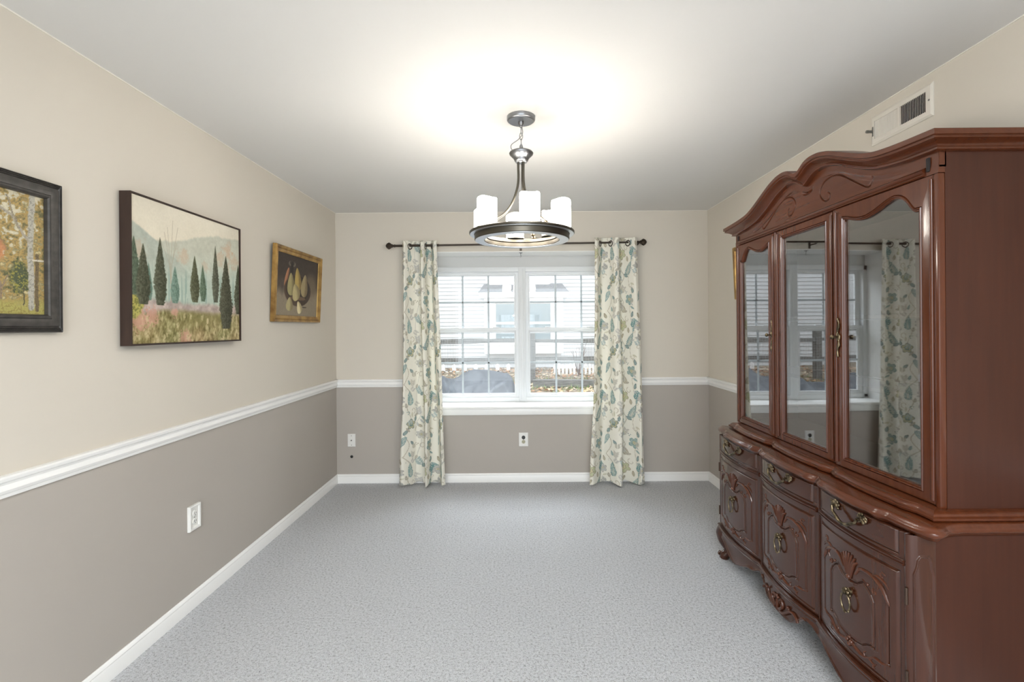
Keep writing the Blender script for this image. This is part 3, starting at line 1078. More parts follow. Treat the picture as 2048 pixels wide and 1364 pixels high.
def curtain(label, xt0, xt1, xb0, xb1, folds, uoff, zt, zb, amp_t, amp_b):
    t = empty('curtain', ((xb0 + xb1) / 2, RY, 0.03), label, 'curtain', 'printed curtains at the window')
    nu, nv = 200, 500
    s_ = np.linspace(0, 1, nu)
    fs = np.array(folds)
    P_ = spline(fs, 12)
    off = np.interp(s_, P_[:, 0], P_[:, 1])
    lag = np.interp(s_, P_[:, 0], np.gradient(P_[:, 1]))
    v = np.linspace(0, 1, nv)[:, None]                     # 0 top, 1 hem
    S = s_[None, :]
    z = zt + (zb - zt) * v + 0 * S
    x0 = xt0 + (xb0 - xt0) * v ** 1.25
    x1 = xt1 + (xb1 - xt1) * v ** 1.25
    wob = (vnoise(S * 3 + 5, v * 3.2, 61) - .5) * .020 * v
    xs = x0 + (x1 - x0) * S + wob + .010 * np.sin(S * 19 + v * 5) * v
    amp = amp_t + (amp_b - amp_t) * v
    extra = (vnoise(S * 6, v * 4, 63) - .5) * .016 * v
    ys = RY + amp * off[None, :] + extra - .012 * v
    hem = .008 * np.sin(S * 21) * np.exp(-(1 - v) * 60)
    top = .006 * off[None, :] * np.exp(-v * 60)
    P = np.stack([xs, ys, z + hem + top], -1)
    arc = np.concatenate([[0], np.cumsum(np.hypot(np.diff(xs[nv // 2]), np.diff(ys[nv // 2])))])
    U = ((arc[None, :] * 1.0 + uoff) % TW) * PX + 0 * v
    V = ((z - .25) % TH) * PX + 0 * S
    ny, nx = TILE.shape[:2]
    c = TILE[np.clip(V.astype(int), 0, ny - 1), np.clip(U.astype(int), 0, nx - 1)]
    o = grid_mesh('cloth', P, M['curtain'], t, c)
    sm = o.modifiers.new('thickness', 'SOLIDIFY')
    sm.thickness = .0014
    # grommets where the cloth crosses the rod
    yt = off * amp_t
    for i in range(nu - 1):
        if yt[i] * yt[i + 1] <= 0 and yt[i] != yt[i + 1]:
            xc = xs[8, i]
            d = Vector((xs[8, i + 1] - xs[8, i], ys[8, i + 1] - ys[8, i], 0)).normalized()
            g = MB()
            g.ring((xc, RY, rod_z(xc) - .008), .0235, .005, (d, Vector((0, 0, 1)), Vector((d.y, -d.x, 0))), 28, 8)
            g.build('grommet', M['bronze'], t)
    return t


curtain('printed floral curtain hanging to the left of the window', -1.006, -.709, -1.026, -.628,
        [(0, -.55), (.07, -.95), (.20, .1), (.34, .85), (.48, .5), (.545, -.95), (.62, -.7), (.68, .5), (.80, .85), (.87, -.3), (.94, -.95), (1, -.6)], .02, 2.166, .022, .052, .064)
curtain('printed floral curtain hanging to the right of the window', .678, 1.046, .632, 1.110,
        [(0, -.75), (.05, -.95), (.12, -.2), (.22, .85), (.36, .4), (.47, -.85), (.56, -.95), (.60, .2), (.68, .85), (.80, .1), (.92, -.95), (1, -.6)], .31, 2.180, .020, .052, .066)

# ------------------------------------------------------------------ chandelier
cx, cy = 0.0226, 2.40
ch = empty('chandelier', (cx, cy, ZC), 'round pewter ring chandelier with six lit candle shades hanging from the ceiling', 'chandelier')
MB().lathe([(.070, 0), (.070, -.016), (.0685, -.019), (.064, -.0205), (.062, -.0225), (.0615, -.0245), (.014, -.026), (.014, -.034), (.012, -.038), (.008, -.042), (.008, -.050), (.004, -.054)], (cx, cy, ZC), n=48).build('canopy', M['nickel'], ch)
zt = ZC - .050
for k in range(4):
    q = MB()
    ax = (Vector((1, 0, 0)), Vector((0, 0, 1)), Vector((0, 1, 0))) if k % 2 else (Vector((0, 1, 0)), Vector((0, 0, 1)), Vector((1, 0, 0)))
    q.ring((cx, cy, zt - .018 - k * .029), .0125, .0022, ax, 24, 8, .62, 1.45)
    q.build('chain_link', M['nickel'], ch)
cd = spline([(cx + .004, cy - .004, ZC - .05), (cx + .007, cy - .008, 2.355), (cx - .012, cy - .012, 2.325), (cx - .046, cy - .012, 2.300), (cx - .050, cy - .010, 2.282), (cx - .040, cy - .006, 2.268)], 8)
MB().tube(cd, .0022, 8).build('cord', M['nickel'], ch)
MB().lathe([(.004, .033), (.006, .028), (.006, .004), (.010, .001), (.046, -.002), (.056, -.007), (.060, -.013), (.058, -.020), (.048, -.030), (.040, -.038), (.035, -.046), (.034, -.051), (.029, -.055), (.029, -.058), (.026, -.060), (.006, -.061)], (cx, cy, 2.272), n=48).build('hub', M['nickel'], ch)
rp = [(.016, 2.214), (.016, 2.122), (.029, 2.058), (.053, 2.002), (.082, 1.962), (.117, 1.934), (.155, 1.906), (.188, 1.872), (.190, 1.860)]
RP = spline(rp, 6)


def pol(th, r, z):
    a = math.radians(th)
    return (cx + r * math.sin(a), cy - r * math.cos(a), z)


for th in (280, 160, 40):
    a = MB()
    a.tube([pol(th, r, z) for r, z in RP], .0060, 12)
    arm = a.build('arm', M['ringmetal'], ch)
    f = MB()
    f.ball(pol(th, .176, 1.888), .0105)
    f.lathe([(.010, .012), (.012, .006), (.009, 0), (.009, -.008)], pol(th, .190, 1.866), n=16)
    f.build('arm_fitting', M['brass'], arm)
rg = [(.180, 1.826), (.180, 1.866), (.172, 1.868), (.172, 1.880), (.180, 1.884), (.186, 1.868), (.236, 1.868), (.258, 1.868), (.260, 1.864), (.260, 1.856), (.257, 1.853), (.236, 1.853), (.2345, 1.850), (.2345, 1.829), (.232, 1.826)]
rg = [(.186, 1.826), (.183, 1.828), (.182, 1.845), (.178, 1.850), (.178, 1.864), (.182, 1.868), (.256, 1.868), (.260, 1.864), (.260, 1.857), (.257, 1.854), (.2365, 1.854), (.2345, 1.851), (.2345, 1.829), (.2315, 1.826)]
R_ = MB()
n = 96
R_.loops([[(cx + r * math.cos(2 * PI * k / n), cy + r * math.sin(2 * PI * k / n), z) for r, z in rg] for k in range(n + 1)], True, False)
bmesh.ops.remove_doubles(R_.bm, verts=R_.bm.verts, dist=1e-6)
R_.build('ring', M['ringmetal'], ch, smooth=30)
for ra, rb2, z in ((.187, .2310, 1.826), (.2370, .2565, 1.854)):  # added thin plates whose pale metal stands for light reflected underneath
    U_ = MB()
    U_.loops([[(cx + r * math.cos(2 * PI * k / n), cy + r * math.sin(2 * PI * k / n), zz_) for k in range(n)] for r, zz_ in ((ra, z), (ra, z - .0012), (rb2, z - .0012), (rb2, z), (ra, z))], True, False)
    bmesh.ops.remove_doubles(U_.bm, verts=U_.bm.verts, dist=1e-6)
    U_.build('ring_reflection_plate', M['pewter_sheen'], ch, smooth=30)
rng = random.Random(3)
for i, th in enumerate((10, 70, 130, 190, 255, 305)):
    c = pol(th, .201, 0)
    top = 2.002 + (.004, .006, .0, .0, -.008, .006)[i]
    MB().lathe([(.050, 0), (.050, .004), (.030, .006), (.012, .007)], (c[0], c[1], 1.868), n=32).build('candle_cup', M['ringmetal'], ch)
    s_ = MB()
    nseg = 40
    ph = rng.random() * 6

    def rim(k):
        a = 2 * PI * k / nseg
        return top + .003 * math.sin(2 * a + ph) + .0015 * math.sin(3 * a + 2 * ph)
    rings = []
    for r, f_ in ((.044, 0), (.047, .02), (.047, .5), (.0472, .9), (.0462, .98), (.0435, 1.0), (.0425, .97), (.0425, .3), (.0425, .03)):
        rings.append([(c[0] + r * math.cos(2 * PI * k / nseg), c[1] + r * math.sin(2 * PI * k / nseg), 1.874 + (rim(k) - 1.874) * f_) for k in range(nseg)])
    s_.loops(rings)
    s_.build('candle_shade', M['shade'], ch)
    cp_ = MB()
    cp_.loops([[(c[0] + r * math.cos(2 * PI * k / nseg), c[1] + r * math.sin(2 * PI * k / nseg), rim(k) - dz) for k in range(nseg)] for r, dz in ((.0426, .012), (.0426, .006), (.030, .007), (.008, .008))])
    cp_.build('candle_top', M['wax'], ch)
    ld = bpy.data.lights.new('candle_bulb', 'POINT')
    ld.energy = 0.25
    ld.color = (1.0, 0.94, 0.85)
    ld.shadow_soft_size = .012
    lo_ = bpy.data.objects.new('candle_bulb', ld)
    COL.objects.link(lo_)
    lo_.parent = ch
    lo_.location = Vector((c[0], c[1], top + .016)) - ch.location

# ------------------------------------------------------------------ buffet (lower cabinet)
YM = 2.2075                                                  # middle of the furniture
XW = XR - .029                                               # its back, just off the baseboard
bf = empty('buffet', (1.46, YM, 0), 'cherry wood buffet with serpentine front and carved doors along the right wall', 'buffet')
BAYS = [(1.512, 1.947), (1.957, 2.413), (2.423, 2.903)]


def front_x(y):
    """plan of the bowed front: three bays"""
    for a, b_ in BAYS:
        if a - .006 <= y <= b_ + .006:
            t = (y - (a + b_) / 2) / ((b_ - a) / 2)
            return 1.208 - .025 * (1 - min(1, t * t))
    return 1.208


NOTCH = (1.578, 1.955, 2.418, 2.838)


def lip_front(y):
    if y < 1.578:
        return 1.197
    if y > 2.838:
        return 1.197
    for a, b_ in zip(NOTCH, NOTCH[1:]):
        if a <= y <= b_:
            t = (y - (a + b_) / 2) / ((b_ - a) / 2)
            w = abs(t)
            return 1.198 - .028 * (1 - w ** 2.2) - .007 * math.exp(-((w - .80) / .12) ** 2)
    return 1.197


def plan(inset=0.0, n=150):
    """outline of the table top: near wall end, near ear, front, far ear, far wall end"""
    near = [(XW, 1.472), (1.40, 1.471), (1.345, 1.468), (1.305, 1.458), (1.272, 1.440), (1.247, 1.434), (1.226, 1.446), (1.212, 1.475), (1.204, 1.510), (1.199, 1.545)]
    fr = [(lip_front(y), y) for y in np.linspace(1.574, 2.842, n)]
    far = [(x, 2 * YM - y) for x, y in near][::-1]
    pts = [tuple(p) for p in spline(near, 4)] + fr + [tuple(p) for p in spline(far, 4)]
    if inset:
        P = np.array(pts)
        T = np.gradient(P, axis=0)
        T /= np.linalg.norm(T, axis=1)[:, None] + 1e-12
        Nn = np.stack([T[:, 1], -T[:, 0]], 1)
        k = 5
        Nn = np.stack([np.convolve(np.pad(Nn[:, j], k, 'edge'), np.ones(2 * k + 1) / (2 * k + 1), 'valid') for j in (0, 1)], 1)
        P = P + Nn * inset
        P[:, 0] = np.minimum(P[:, 0], XW)
        P[0, 0] = P[-1, 0] = XW
        pts = [tuple(p) for p in P]
    return pts


tp = MB()
prof = [(.030, .740), (.020, .742), (.016, .748), (.010, .752), (.004, .757), (.0, .764), (.002, .771), (.008, .774), (.010, .778), (.014, .782), (.022, .785)]
tp.loops([[(x, y, z) for x, y in plan(d)] for d, z in prof], True, True)
tp.build('table_top', M['cherry_h'], bf, smooth=50)
# carcass and end panels
bd = MB()
bd.box(1.235, XW, 1.512, 2.903, .20, .742)
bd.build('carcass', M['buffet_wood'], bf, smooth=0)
for ys in ((1.496, 1.512), (2.903, 2.919)):
    MB().box(1.285, XW, ys[0], ys[1], .10, .742, .002).build('end_panel', M['cherry_side'], bf, smooth=0)
# rounded corner posts with a routed panel
for far in (0, 1):
    pl = spline([(1.240, 1.524), (1.212, 1.522), (1.206, 1.514), (1.208, 1.505), (1.216, 1.4975), (1.232, 1.493), (1.252, 1.4915), (1.272, 1.493), (1.286, 1.4955), (1.291, 1.499), (1.291, 1.512)], 14)
    arc = np.concatenate([[0], np.cumsum(np.hypot(*np.diff(pl, axis=0).T))])
    nz = 260
    zz = np.linspace(.19, .742, nz)
    A, Z = np.meshgrid(arc, zz)
    a0 = arc[int(len(pl) * .575)]
    hw = .0295
    # routed outline: shouldered top and straight sides
    half = [(0, .679), (.012, .677), (.0195, .666), (.022, .648), (.024, .640), (hw, .622), (hw, .24), (.022, .222), (0, .215)]
    d = np.minimum(seg_dist(A, Z, [(a0 + x, z) for x, z in half]), seg_dist(A, Z, [(a0 - x, z) for x, z in half]))
    dep = .0055 * np.exp(-(d / .0019) ** 2)
    T = np.gradient(pl, axis=0)
    T /= np.linalg.norm(T, axis=1)[:, None]
    nx_, ny_ = T[:, 1], -T[:, 0]
    sg = 1.0
    P = np.stack([pl[None, :, 0] + sg * -dep * nx_[None, :] * -1, pl[None, :, 1] + sg * -dep * ny_[None, :] * -1, Z], -1)
    if far:
        P[..., 1] = 2 * YM - P[..., 1]
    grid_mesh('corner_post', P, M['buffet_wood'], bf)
# stiles between the bays
for y in (1.952, 2.418):
    q = MB()
    q.box(1.208, 1.236, y - .0048, y + .0048, .2, .742, .0015)
    q.tube([(1.209, y, .205), (1.209, y, .742)], .0030, 8)
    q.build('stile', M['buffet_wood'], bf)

# one door as a height field: routed lines on a raised field
DW = .423
DZ0, DZ1 = .216, .636
nu_, nv_ = 300, 300
yy, zz = np.meshgrid(np.linspace(-DW / 2, DW / 2, nu_), np.linspace(DZ0, DZ1, nv_))


def door_front(y, half=DW / 2):
    return -.025 * (1 - np.minimum(1, (y / half) ** 2))


def sym(pts):
    return pts, [(-a, b_) for a, b_ in pts]


def rect_sd(Y, Z, hw, z0, z1):
    return np.maximum(np.abs(Y) - hw, np.abs(Z - (z0 + z1) / 2) - (z1 - z0) / 2)


outer = rect_sd(yy, zz, .190, .236, .609)
h = np.zeros_like(yy)
h += .0045 * sstep(.003, -.003, outer) - .0055 * np.exp(-((outer - .004) / .0026) ** 2)
# upright grooves beside the cartouche
for a, b_ in sym([(.160, .478), (.160, .296)]):
    pass
for pts in sym([(.161, .488), (.161, .292)]):
    h -= .0085 * np.exp(-(seg_dist(yy, zz, pts) / .0032) ** 2)
cart = [(.112, .312), (.110, .464), (.100, .484), (.080, .503), (.064, .510), (.054, .503), (.040, .492), (.020, .487), (.0, .486)]
cart_low = [(.112, .312), (.096, .312), (.078, .304), (.060, .290), (.030, .283), (0, .281)]
inside = np.full(yy.shape, 9.)
for pts in sym(cart) + sym(cart_low):
    d = seg_dist(yy, zz, pts)
    h -= .0062 * np.exp(-(d / .0021) ** 2)
    h += .0014 * np.exp(-((d - .006) / .003) ** 2)
P = np.stack([door_front(yy) - h, yy, zz], -1)


def skirt(P, x):
    """fold the rim of a height field back to depth x so the panel has thickness"""
    top, bot = P[:1].copy(), P[-1:].copy()
    for e in (top, bot):
        e[..., 0] = x
    P = np.concatenate([top, P, bot])
    l_, r_ = P[:, :1].copy(), P[:, -1:].copy()
    for e in (l_, r_):
        e[..., 0] = x
    return np.concatenate([l_, P, r_], 1)


def relief(mb, pts, rads, x_of, flat=.6, lift=.0):
    """a carved strand lying on the bowed door: path in (y, z) with a radius per point"""
    S = spline(pts, 5)
    R = np.interp(np.linspace(0, len(pts) - 1, len(S)), range(len(pts)), rads)
    mb.tube([(x_of(p[0]) - .0035 - lift - r * .25, p[0], p[1]) for p, r in zip(S, R)], list(R), 8)
    return mb


def door_x(y):
    return float(door_front(np.array(y)))


def spiral(c, r0, turns, start, sg=1, n=9, shrink=.75):
    return [(c[0] + sg * r0 * (1 - shrink * k / n) * math.cos(start + turns * 2 * PI * k / n), c[1] + r0 * (1 - shrink * k / n) * math.sin(start + turns * 2 * PI * k / n)) for k in range(n + 1)]


def door_carving():
    c = MB()
    rb = MB()
    # acanthus shell in the middle of the top
    for k in range(-3, 4):
        a = k * .30
        relief(c, [(.002 * k, .492), (.010 * k * .55, .525), (.030 * math.sin(a) * 1.15, .552), (.043 * math.sin(a) * 1.2, .530 + .052 * math.cos(a))], [.0035, .0055, .0065, .0035], door_x, lift=.002)
    c.ball((door_x(0) - .008, 0, .497), .009)
    for sg in (-1, 1):
        # leafy wings sweeping outwards and down
        relief(c, [(sg * .030, .520), (sg * .052, .548), (sg * .082, .553), (sg * .110, .548), (sg * .140, .530), (sg * .160, .496), (sg * .166, .484)], [.004, .0065, .006, .0065, .007, .005, .002], door_x)
        relief(c, [(sg * .100, .552), (sg * .125, .560), (sg * .150, .552), (sg * .164, .536)], [.003, .005, .0045, .002], door_x)
        relief(c, [(sg * .115, .548), (sg * .128, .528), (sg * .120, .512)], [.005, .004, .002], door_x)
        relief(c, spiral((sg * .142, .570), .012, .8, .4, sg), [.0035] * 9 + [.002], door_x)
        relief(c, spiral((sg * .112, .500), .010, .9, 2.0, sg), [.0035] * 9 + [.002], door_x)
        relief(c, [(sg * .160, .498), (sg * .152, .515), (sg * .140, .508)], [.003, .004, .002], door_x)
        c.ball((door_x(.085) - .005, sg * .085, .512), .0055)
        # ribbon under the cartouche
        c_, c = c, rb
        relief(c, [(sg * .166, .290), (sg * .140, .281), (sg * .112, .280), (sg * .088, .264), (sg * .062, .254), (sg * .036, .258), (sg * .012, .264)], [.0025, .005, .0055, .005, .0055, .006, .005], door_x)
        relief(c, [(sg * .088, .264), (sg * .104, .256), (sg * .118, .262)], [.004, .0035, .002], door_x)
        relief(c, [(sg * .070, .256), (sg * .066, .270), (sg * .076, .278)], [.004, .003, .002], door_x)
        relief(c, spiral((sg * .108, .246), .007, .8, 1.0, sg), [.003] * 9 + [.002], door_x)
        c.ball((door_x(.012) - .007, sg * .010, .268), .008)
        c = c_
    rb.ball((door_x(0) - .007, 0, .256), .008)
    rb.ball((door_x(0) - .006, 0, .280), .006)
    return c, rb


def ring_pull():
    r = MB()
    zc = .440
    x = door_x(0)
    r.lathe([(.013, 0), (.013, -.004), (.008, -.008), (.006, -.018), (.009, -.022), (.004, -.026)], (x - .004, 0, zc + .002), 'X', 20)
    for sg in (-1, 1):
        r.ball((x - .018, sg * .011, zc + .004), .007)
        r.ball((x - .016, sg * .019, zc - .003), .005)
    r.ball((x - .018, 0, zc + .012), .007)
    r.ring((x - .020, 0, zc - .035), .0235, .0036, 'X', 40, 10, 1.0, 1.35)
    r.ball((x - .022, 0, zc - .068), .0055, (1, 1.7, .9))
    for sg in (-1, 1):
        r.ball((x - .021, sg * .017, zc - .060), .0042)
    return r


def bail_pull():
    """drawer pull: two leafy rosettes and a drooping bail; local to the drawer centre"""
    p = MB()
    z0 = .728
    for sg in (-1, 1):
        yc = sg * .066
        x = door_x(yc) - .004
        p.ball((x - .006, yc, z0), .011, (.7, 1, 1))
        for k, (dy, dz, r) in enumerate(((.012, .006, .008), (.010, -.009, .007), (-.006, .012, .008), (.020, -.002, .006), (-.010, -.010, .006), (.004, .016, .006), (-.014, .004, .006))):
            p.ball((x - .006, yc + sg * dy, z0 + dz), r, (.8, 1, 1))
        p.tube(spline([(x - .004, yc + sg * .012, z0 + .008), (x - .009, yc + sg * .020, z0 + .014), (x - .007, yc + sg * .026, z0 + .008), (x - .004, yc + sg * .024, z0 + .001)], 5), .003, 8)
        p.tube([(x, yc, z0), (x - .022, yc, z0 - .002)], .005, 10)
    xb = door_x(.066) - .026
    S = spline([(xb, -.066, z0 - .002), (xb - .002, -.058, z0 - .018), (xb - .004, -.042, z0 - .026), (xb - .005, -.022, z0 - .038), (xb - .006, 0, z0 - .042), (xb - .005, .022, z0 - .038), (xb - .004, .042, z0 - .026), (xb - .002, .058, z0 - .018), (xb, .066, z0 - .002)], 6)
    t = np.abs(np.linspace(-1, 1, len(S)))
    p.tube(S, list(.0065 - .0025 * np.abs(t - .25)), 10)
    for sg in (-1, 1):
        p.ball((xb - .004, sg * .036, z0 - .030), .0065)
    return p


FX = 1.208
# drawer front as a height field, local to the bay
dz0, dz1 = .656, .741
dyy, dzz = np.meshgrid(np.linspace(-DW / 2, DW / 2, 280), np.linspace(dz0, dz1, 70))
do = rect_sd(dyy, dzz, .187, .671, .752)
dh = .0040 * sstep(.003, -.003, do) - .0045 * np.exp(-((do - .003) / .0024) ** 2)
DP = np.stack([door_front(dyy) - dh, dyy, dzz], -1)

door_p = drawer_p = rail_p = None
for i, (a, b_) in enumerate(BAYS):
    yc = (a + b_) / 2
    at = Vector((FX, yc, 0)) - bf.location
    sc_y = ((b_ - a) - .006) / DW
    if door_p is None:
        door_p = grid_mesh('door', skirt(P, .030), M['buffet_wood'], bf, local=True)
        door_p.location = at
        ca_, rb_ = door_carving()
        ca_.build('shell_carving', M['carved'], door_p, local=True)
        rb_.build('ribbon_carving', M['carved'], door_p, local=True)
        ring_pull().build('ring_pull', M['brass'], door_p, local=True)
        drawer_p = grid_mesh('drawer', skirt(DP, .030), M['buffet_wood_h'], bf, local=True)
        drawer_p.location = at
        bail_pull().build('bail_pull', M['brass'], drawer_p, local=True)
        rm = MB()
        ys_ = np.linspace(-DW / 2, DW / 2, 40)
        rp_ = [(.022, .6375), (-.004, .6375), (-.008, .640), (-.008, .643), (-.004, .645), (-.004, .647), (-.009, .650), (-.009, .653), (-.004, .6555), (.022, .6555)]
        rm.loops([[(door_x(y) + d, y, z) for d, z in rp_] for y in ys_])
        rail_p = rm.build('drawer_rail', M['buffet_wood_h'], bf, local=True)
        rail_p.location = at
    else:
        for p_ in (door_p, drawer_p, rail_p):
            q = dup(p_, bf, at)
            q.scale = (1, sc_y, 1)
for y, z in ((1.5075, .549), (1.5075, .29), (2.908, .549), (2.908, .29)):
    MB().tube([(1.2045, y, z - .026), (1.2045, y, z + .026)], .0042, 10).build('hinge', M['hinge'], bf)

# apron: serpentine skirt with a shaped lower edge
AP = [(1.512, .150), (1.56, .150), (1.61, .140), (1.66, .118), (1.72, .092), (1.77, .090), (1.83, .108), (1.90, .134), (1.95, .142), (1.985, .160), (2.02, .160), (2.05, .142), (2.09, .108), (2.13, .092)]
ap = AP + [(YM, .090)] + [(2 * YM - y, z) for y, z in AP[::-1]]
APs = spline(ap, 8)
av = MB()
ysA = np.linspace(1.570, 2.845, 240)
zA = np.interp(ysA, APs[:, 0], APs[:, 1])


def apron_x(y):
    return front_x(y) - .004


rings = []
for y, zb in zip(ysA, zA):
    x = apron_x(y)
    pr_ = [(x + .030, .190), (x - .001, .190), (x - .001, .180), (x - .001, zb + .014), (x - .005, zb + .010), (x - .006, zb + .004), (x - .002, zb), (x + .020, zb), (x + .028, zb + .01)]
    rings.append([(q, y, z) for q, z in pr_])
av.loops(rings)
bmo = MB()
bmo.loops([[(apron_x(y) + d, y, z) for d, z in ((.030, .212), (-.010, .212), (-.013, .208), (-.012, .203), (-.007, .200), (-.007, .197), (-.010, .194), (-.008, .190), (-.001, .187), (.030, .187))] for y in np.linspace(1.506, 2.909, 260)])
bmo.build('base_moulding', M['buffet_wood_h'], bf, smooth=50)
apo = av.build('apron', M['buffet_wood_h'], bf, smooth=50)
cv = MB()


def apx(y):
    return apron_x(y) - .001


def acarve(pts, rads):
    S = spline(pts, 5)
    R = np.interp(np.linspace(0, len(pts) - 1, len(S)), range(len(pts)), rads)
    cv.tube([(apx(p[0]) - .004, p[0], p[1]) for p in S], list(R), 8)


for sg in (-1, 1):
    def m_(pts):
        return [(YM + sg * a, b_) for a, b_ in pts]
    acarve(m_([(.012, .112), (.030, .120), (.045, .138), (.040, .155), (.026, .158), (.020, .148), (.028, .142)]), [.006, .007, .007, .006, .005, .005, .005])
    acarve(m_([(.020, .105), (.050, .112), (.075, .128), (.100, .146), (.122, .150), (.140, .140), (.146, .126)]), [.006, .007, .0065, .006, .006, .006, .007])
    acarve(m_([(.085, .136), (.090, .152), (.080, .160)]), [.005, .005, .004])
    acarve(m_([(.165, .158), (.180, .166), (.195, .164)]), [.003, .004, .003])
    cv.ball((apx(YM) - .006, YM + sg * .010, .160), .007)
    cv.ball((apx(YM) - .006, YM + sg * .088, .158), .006)
acarve([(YM, .098), (YM, .125), (YM, .150)], [.004, .009, .006])
cv.ball((apx(YM) - .006, YM, .165), .007)
cv.build('apron_carving', M['carved'], apo)


def cabriole(x, y, sx, sy):
    lg = MB()
    pts = [(x + .014 * sx, y + .010 * sy, .235), (x + .002 * sx, y - .006 * sy, .185), (x - .004 * sx, y - .018 * sy, .150), (x + .000 * sx, y - .016 * sy, .108), (x + .012 * sx, y - .004 * sy, .068), (x + .012 * sx, y - .004 * sy, .042), (x + .000 * sx, y - .014 * sy, .022), (x - .004 * sx, y - .018 * sy, .0015)]
    S = spline(pts, 6)
    R = np.interp(np.linspace(0, 7, len(S)), range(8), [.034, .043, .046, .037, .024, .021, .028, .027])
    lg.tube(S, list(R), 18)
    return lg


for (x, y, sx, sy) in ((1.234, 1.525, 1, 1), (1.234, 2 * YM - 1.525, 1, -1), (1.655, 1.535, -1, 1), (1.655, 2 * YM - 1.535, -1, -1)):
    l_ = cabriole(x, y, sx * (1 if x < 1.5 else .3), sy)
    lo = l_.build('leg', M['buffet_wood'], bf)
    if x < 1.5:
        s_ = MB()
        for sgn in (-1, 1):
            sp = spiral((0, 0), .013, 1.1, 1.2, 1)
            s_.tube([(x - .020 + .003 * sgn * sy + a * .7, y - sy * .026 + sgn * .008, .022 + b_ * .9) for a, b_ in sp], [.006] * 9 + [.004], 8)
        s_.build('foot_scroll', M['buffet_wood'], lo)
# end skirts
for ys in ((1.4965, 1.510), (2.905, 2.9185)):
    e = MB()
    e.box(1.30, XW, ys[0], ys[1], .085, .20, .002)
    e.build('end_skirt', M['buffet_wood_h'], bf, smooth=0)

# ------------------------------------------------------------------ china hutch standing on the buffet
HX = 1.322                                                   # plane of the doors
HY0, HY1 = 1.516, 2.926
ht = empty('china_hutch', (1.52, (HY0 + HY1) / 2, .785), 'tall cherry wood china hutch with glass doors and arched cornice on the buffet', 'china hutch')
YC = 2.206
for ys in ((HY0, HY0 + .018), (HY1 - .018, HY1)):
    MB().box(HX + .020, XW, ys[0], ys[1], .812, 1.96).build('side_panel', M['cherry_side'], ht, smooth=0)
    y0_, y1_ = (HY0 + .0, HY0 + .020) if ys[0] < 2 else (HY1 - .020, HY1)
    q = MB()
    q.box(HX - .002, HX + .022, y0_, y1_, .815, 1.872, .005)
    q.build('front_stile', M['cherry'], ht)
MB().box(XW - .010, XW, HY0 + .016, HY1 - .016, .812, 1.96).build('back_panel', M['cherry_in'], ht, smooth=0)
MB().box(HX + .012, XW - .010, HY0 + .016, HY1 - .016, .812, .838).build('floor_board', M['cherry_in'], ht, smooth=0)
MB().box(HX + .012, XW - .002, HY0 + .004, HY1 - .004, 1.872, 1.955).build('top_board', M['cherry_h'], ht, smooth=0)
for z in (1.418, 1.130):
    q = MB()
    q.box(HX + .075, XW - .010, HY0 + .018, HY1 - .018, z, z + .018, .003)
    q.box(XW - .075, XW - .068, HY0 + .02, HY1 - .02, z + .018, z + .024, .002)
    q.build('shelf', M['cherry_in'], ht, smooth=0)
# serpentine base moulding
HN = (1.548, 1.975, 2.437, 2.864)


def base_front(y):
    if HN[0] <= y <= HN[-1]:
        for a, b_ in zip(HN, HN[1:]):
            if a <= y <= b_:
                t = abs((y - (a + b_) / 2) / ((b_ - a) / 2))
                return 1.272 - .026 * (1 - t ** 2.2) - .006 * math.exp(-((t - .80) / .12) ** 2)
    return 1.270


def base_plan(d):
    ys = np.linspace(1.484, 2 * YC - 1.484, 260)
    f = [(base_front(y) + d, min(max(y, 1.484 + d), 2 * YC - 1.484 - d)) for y in ys]
    return [(XW, 1.484 + d)] + f + [(XW, 2 * YC - 1.484 - d)]


bm_ = MB()
bm_.loops([[(x, y, z) for x, y in base_plan(d)] for d, z in ((.016, .7855), (.004, .787), (.0, .792), (.0, .797), (.005, .800), (.008, .801), (.008, .804), (.012, .809), (.020, .814), (.034, .817))], True, True)
bm_.build('base_moulding', M['cherry_h'], ht, smooth=50)

# cornice: a moulding that climbs to two shoulders and dips in the middle
CREST = [(0, 2.092), (.02, 2.096), (.04, 2.107), (.06, 2.118), (.085, 2.125), (.115, 2.128), (.16, 2.125), (.20, 2.116), (.24, 2.104), (.30, 2.080), (.37, 2.050), (.43, 2.027), (.48, 2.013), (.54, 2.005), (.60, 2.000), (.67, 1.996), (.75, 1.992)]
FOOT = [(0, 2.026), (.01, 2.030), (.03, 2.041), (.05, 2.052), (.075, 2.062), (.10, 2.067), (.14, 2.068), (.19, 2.058), (.24, 2.041), (.30, 2.013), (.37, 1.984), (.43, 1.963), (.48, 1.953), (.54, 1.945), (.60, 1.940), (.67, 1.937), (.75, 1.934)]
CR = spline(CREST, 6)
FT = spline(FOOT, 6)


def crest(y):
    return np.interp(abs(y - YC), CR[:, 0], CR[:, 1])


def foot(y):
    return np.interp(abs(y - YC), FT[:, 0], FT[:, 1])


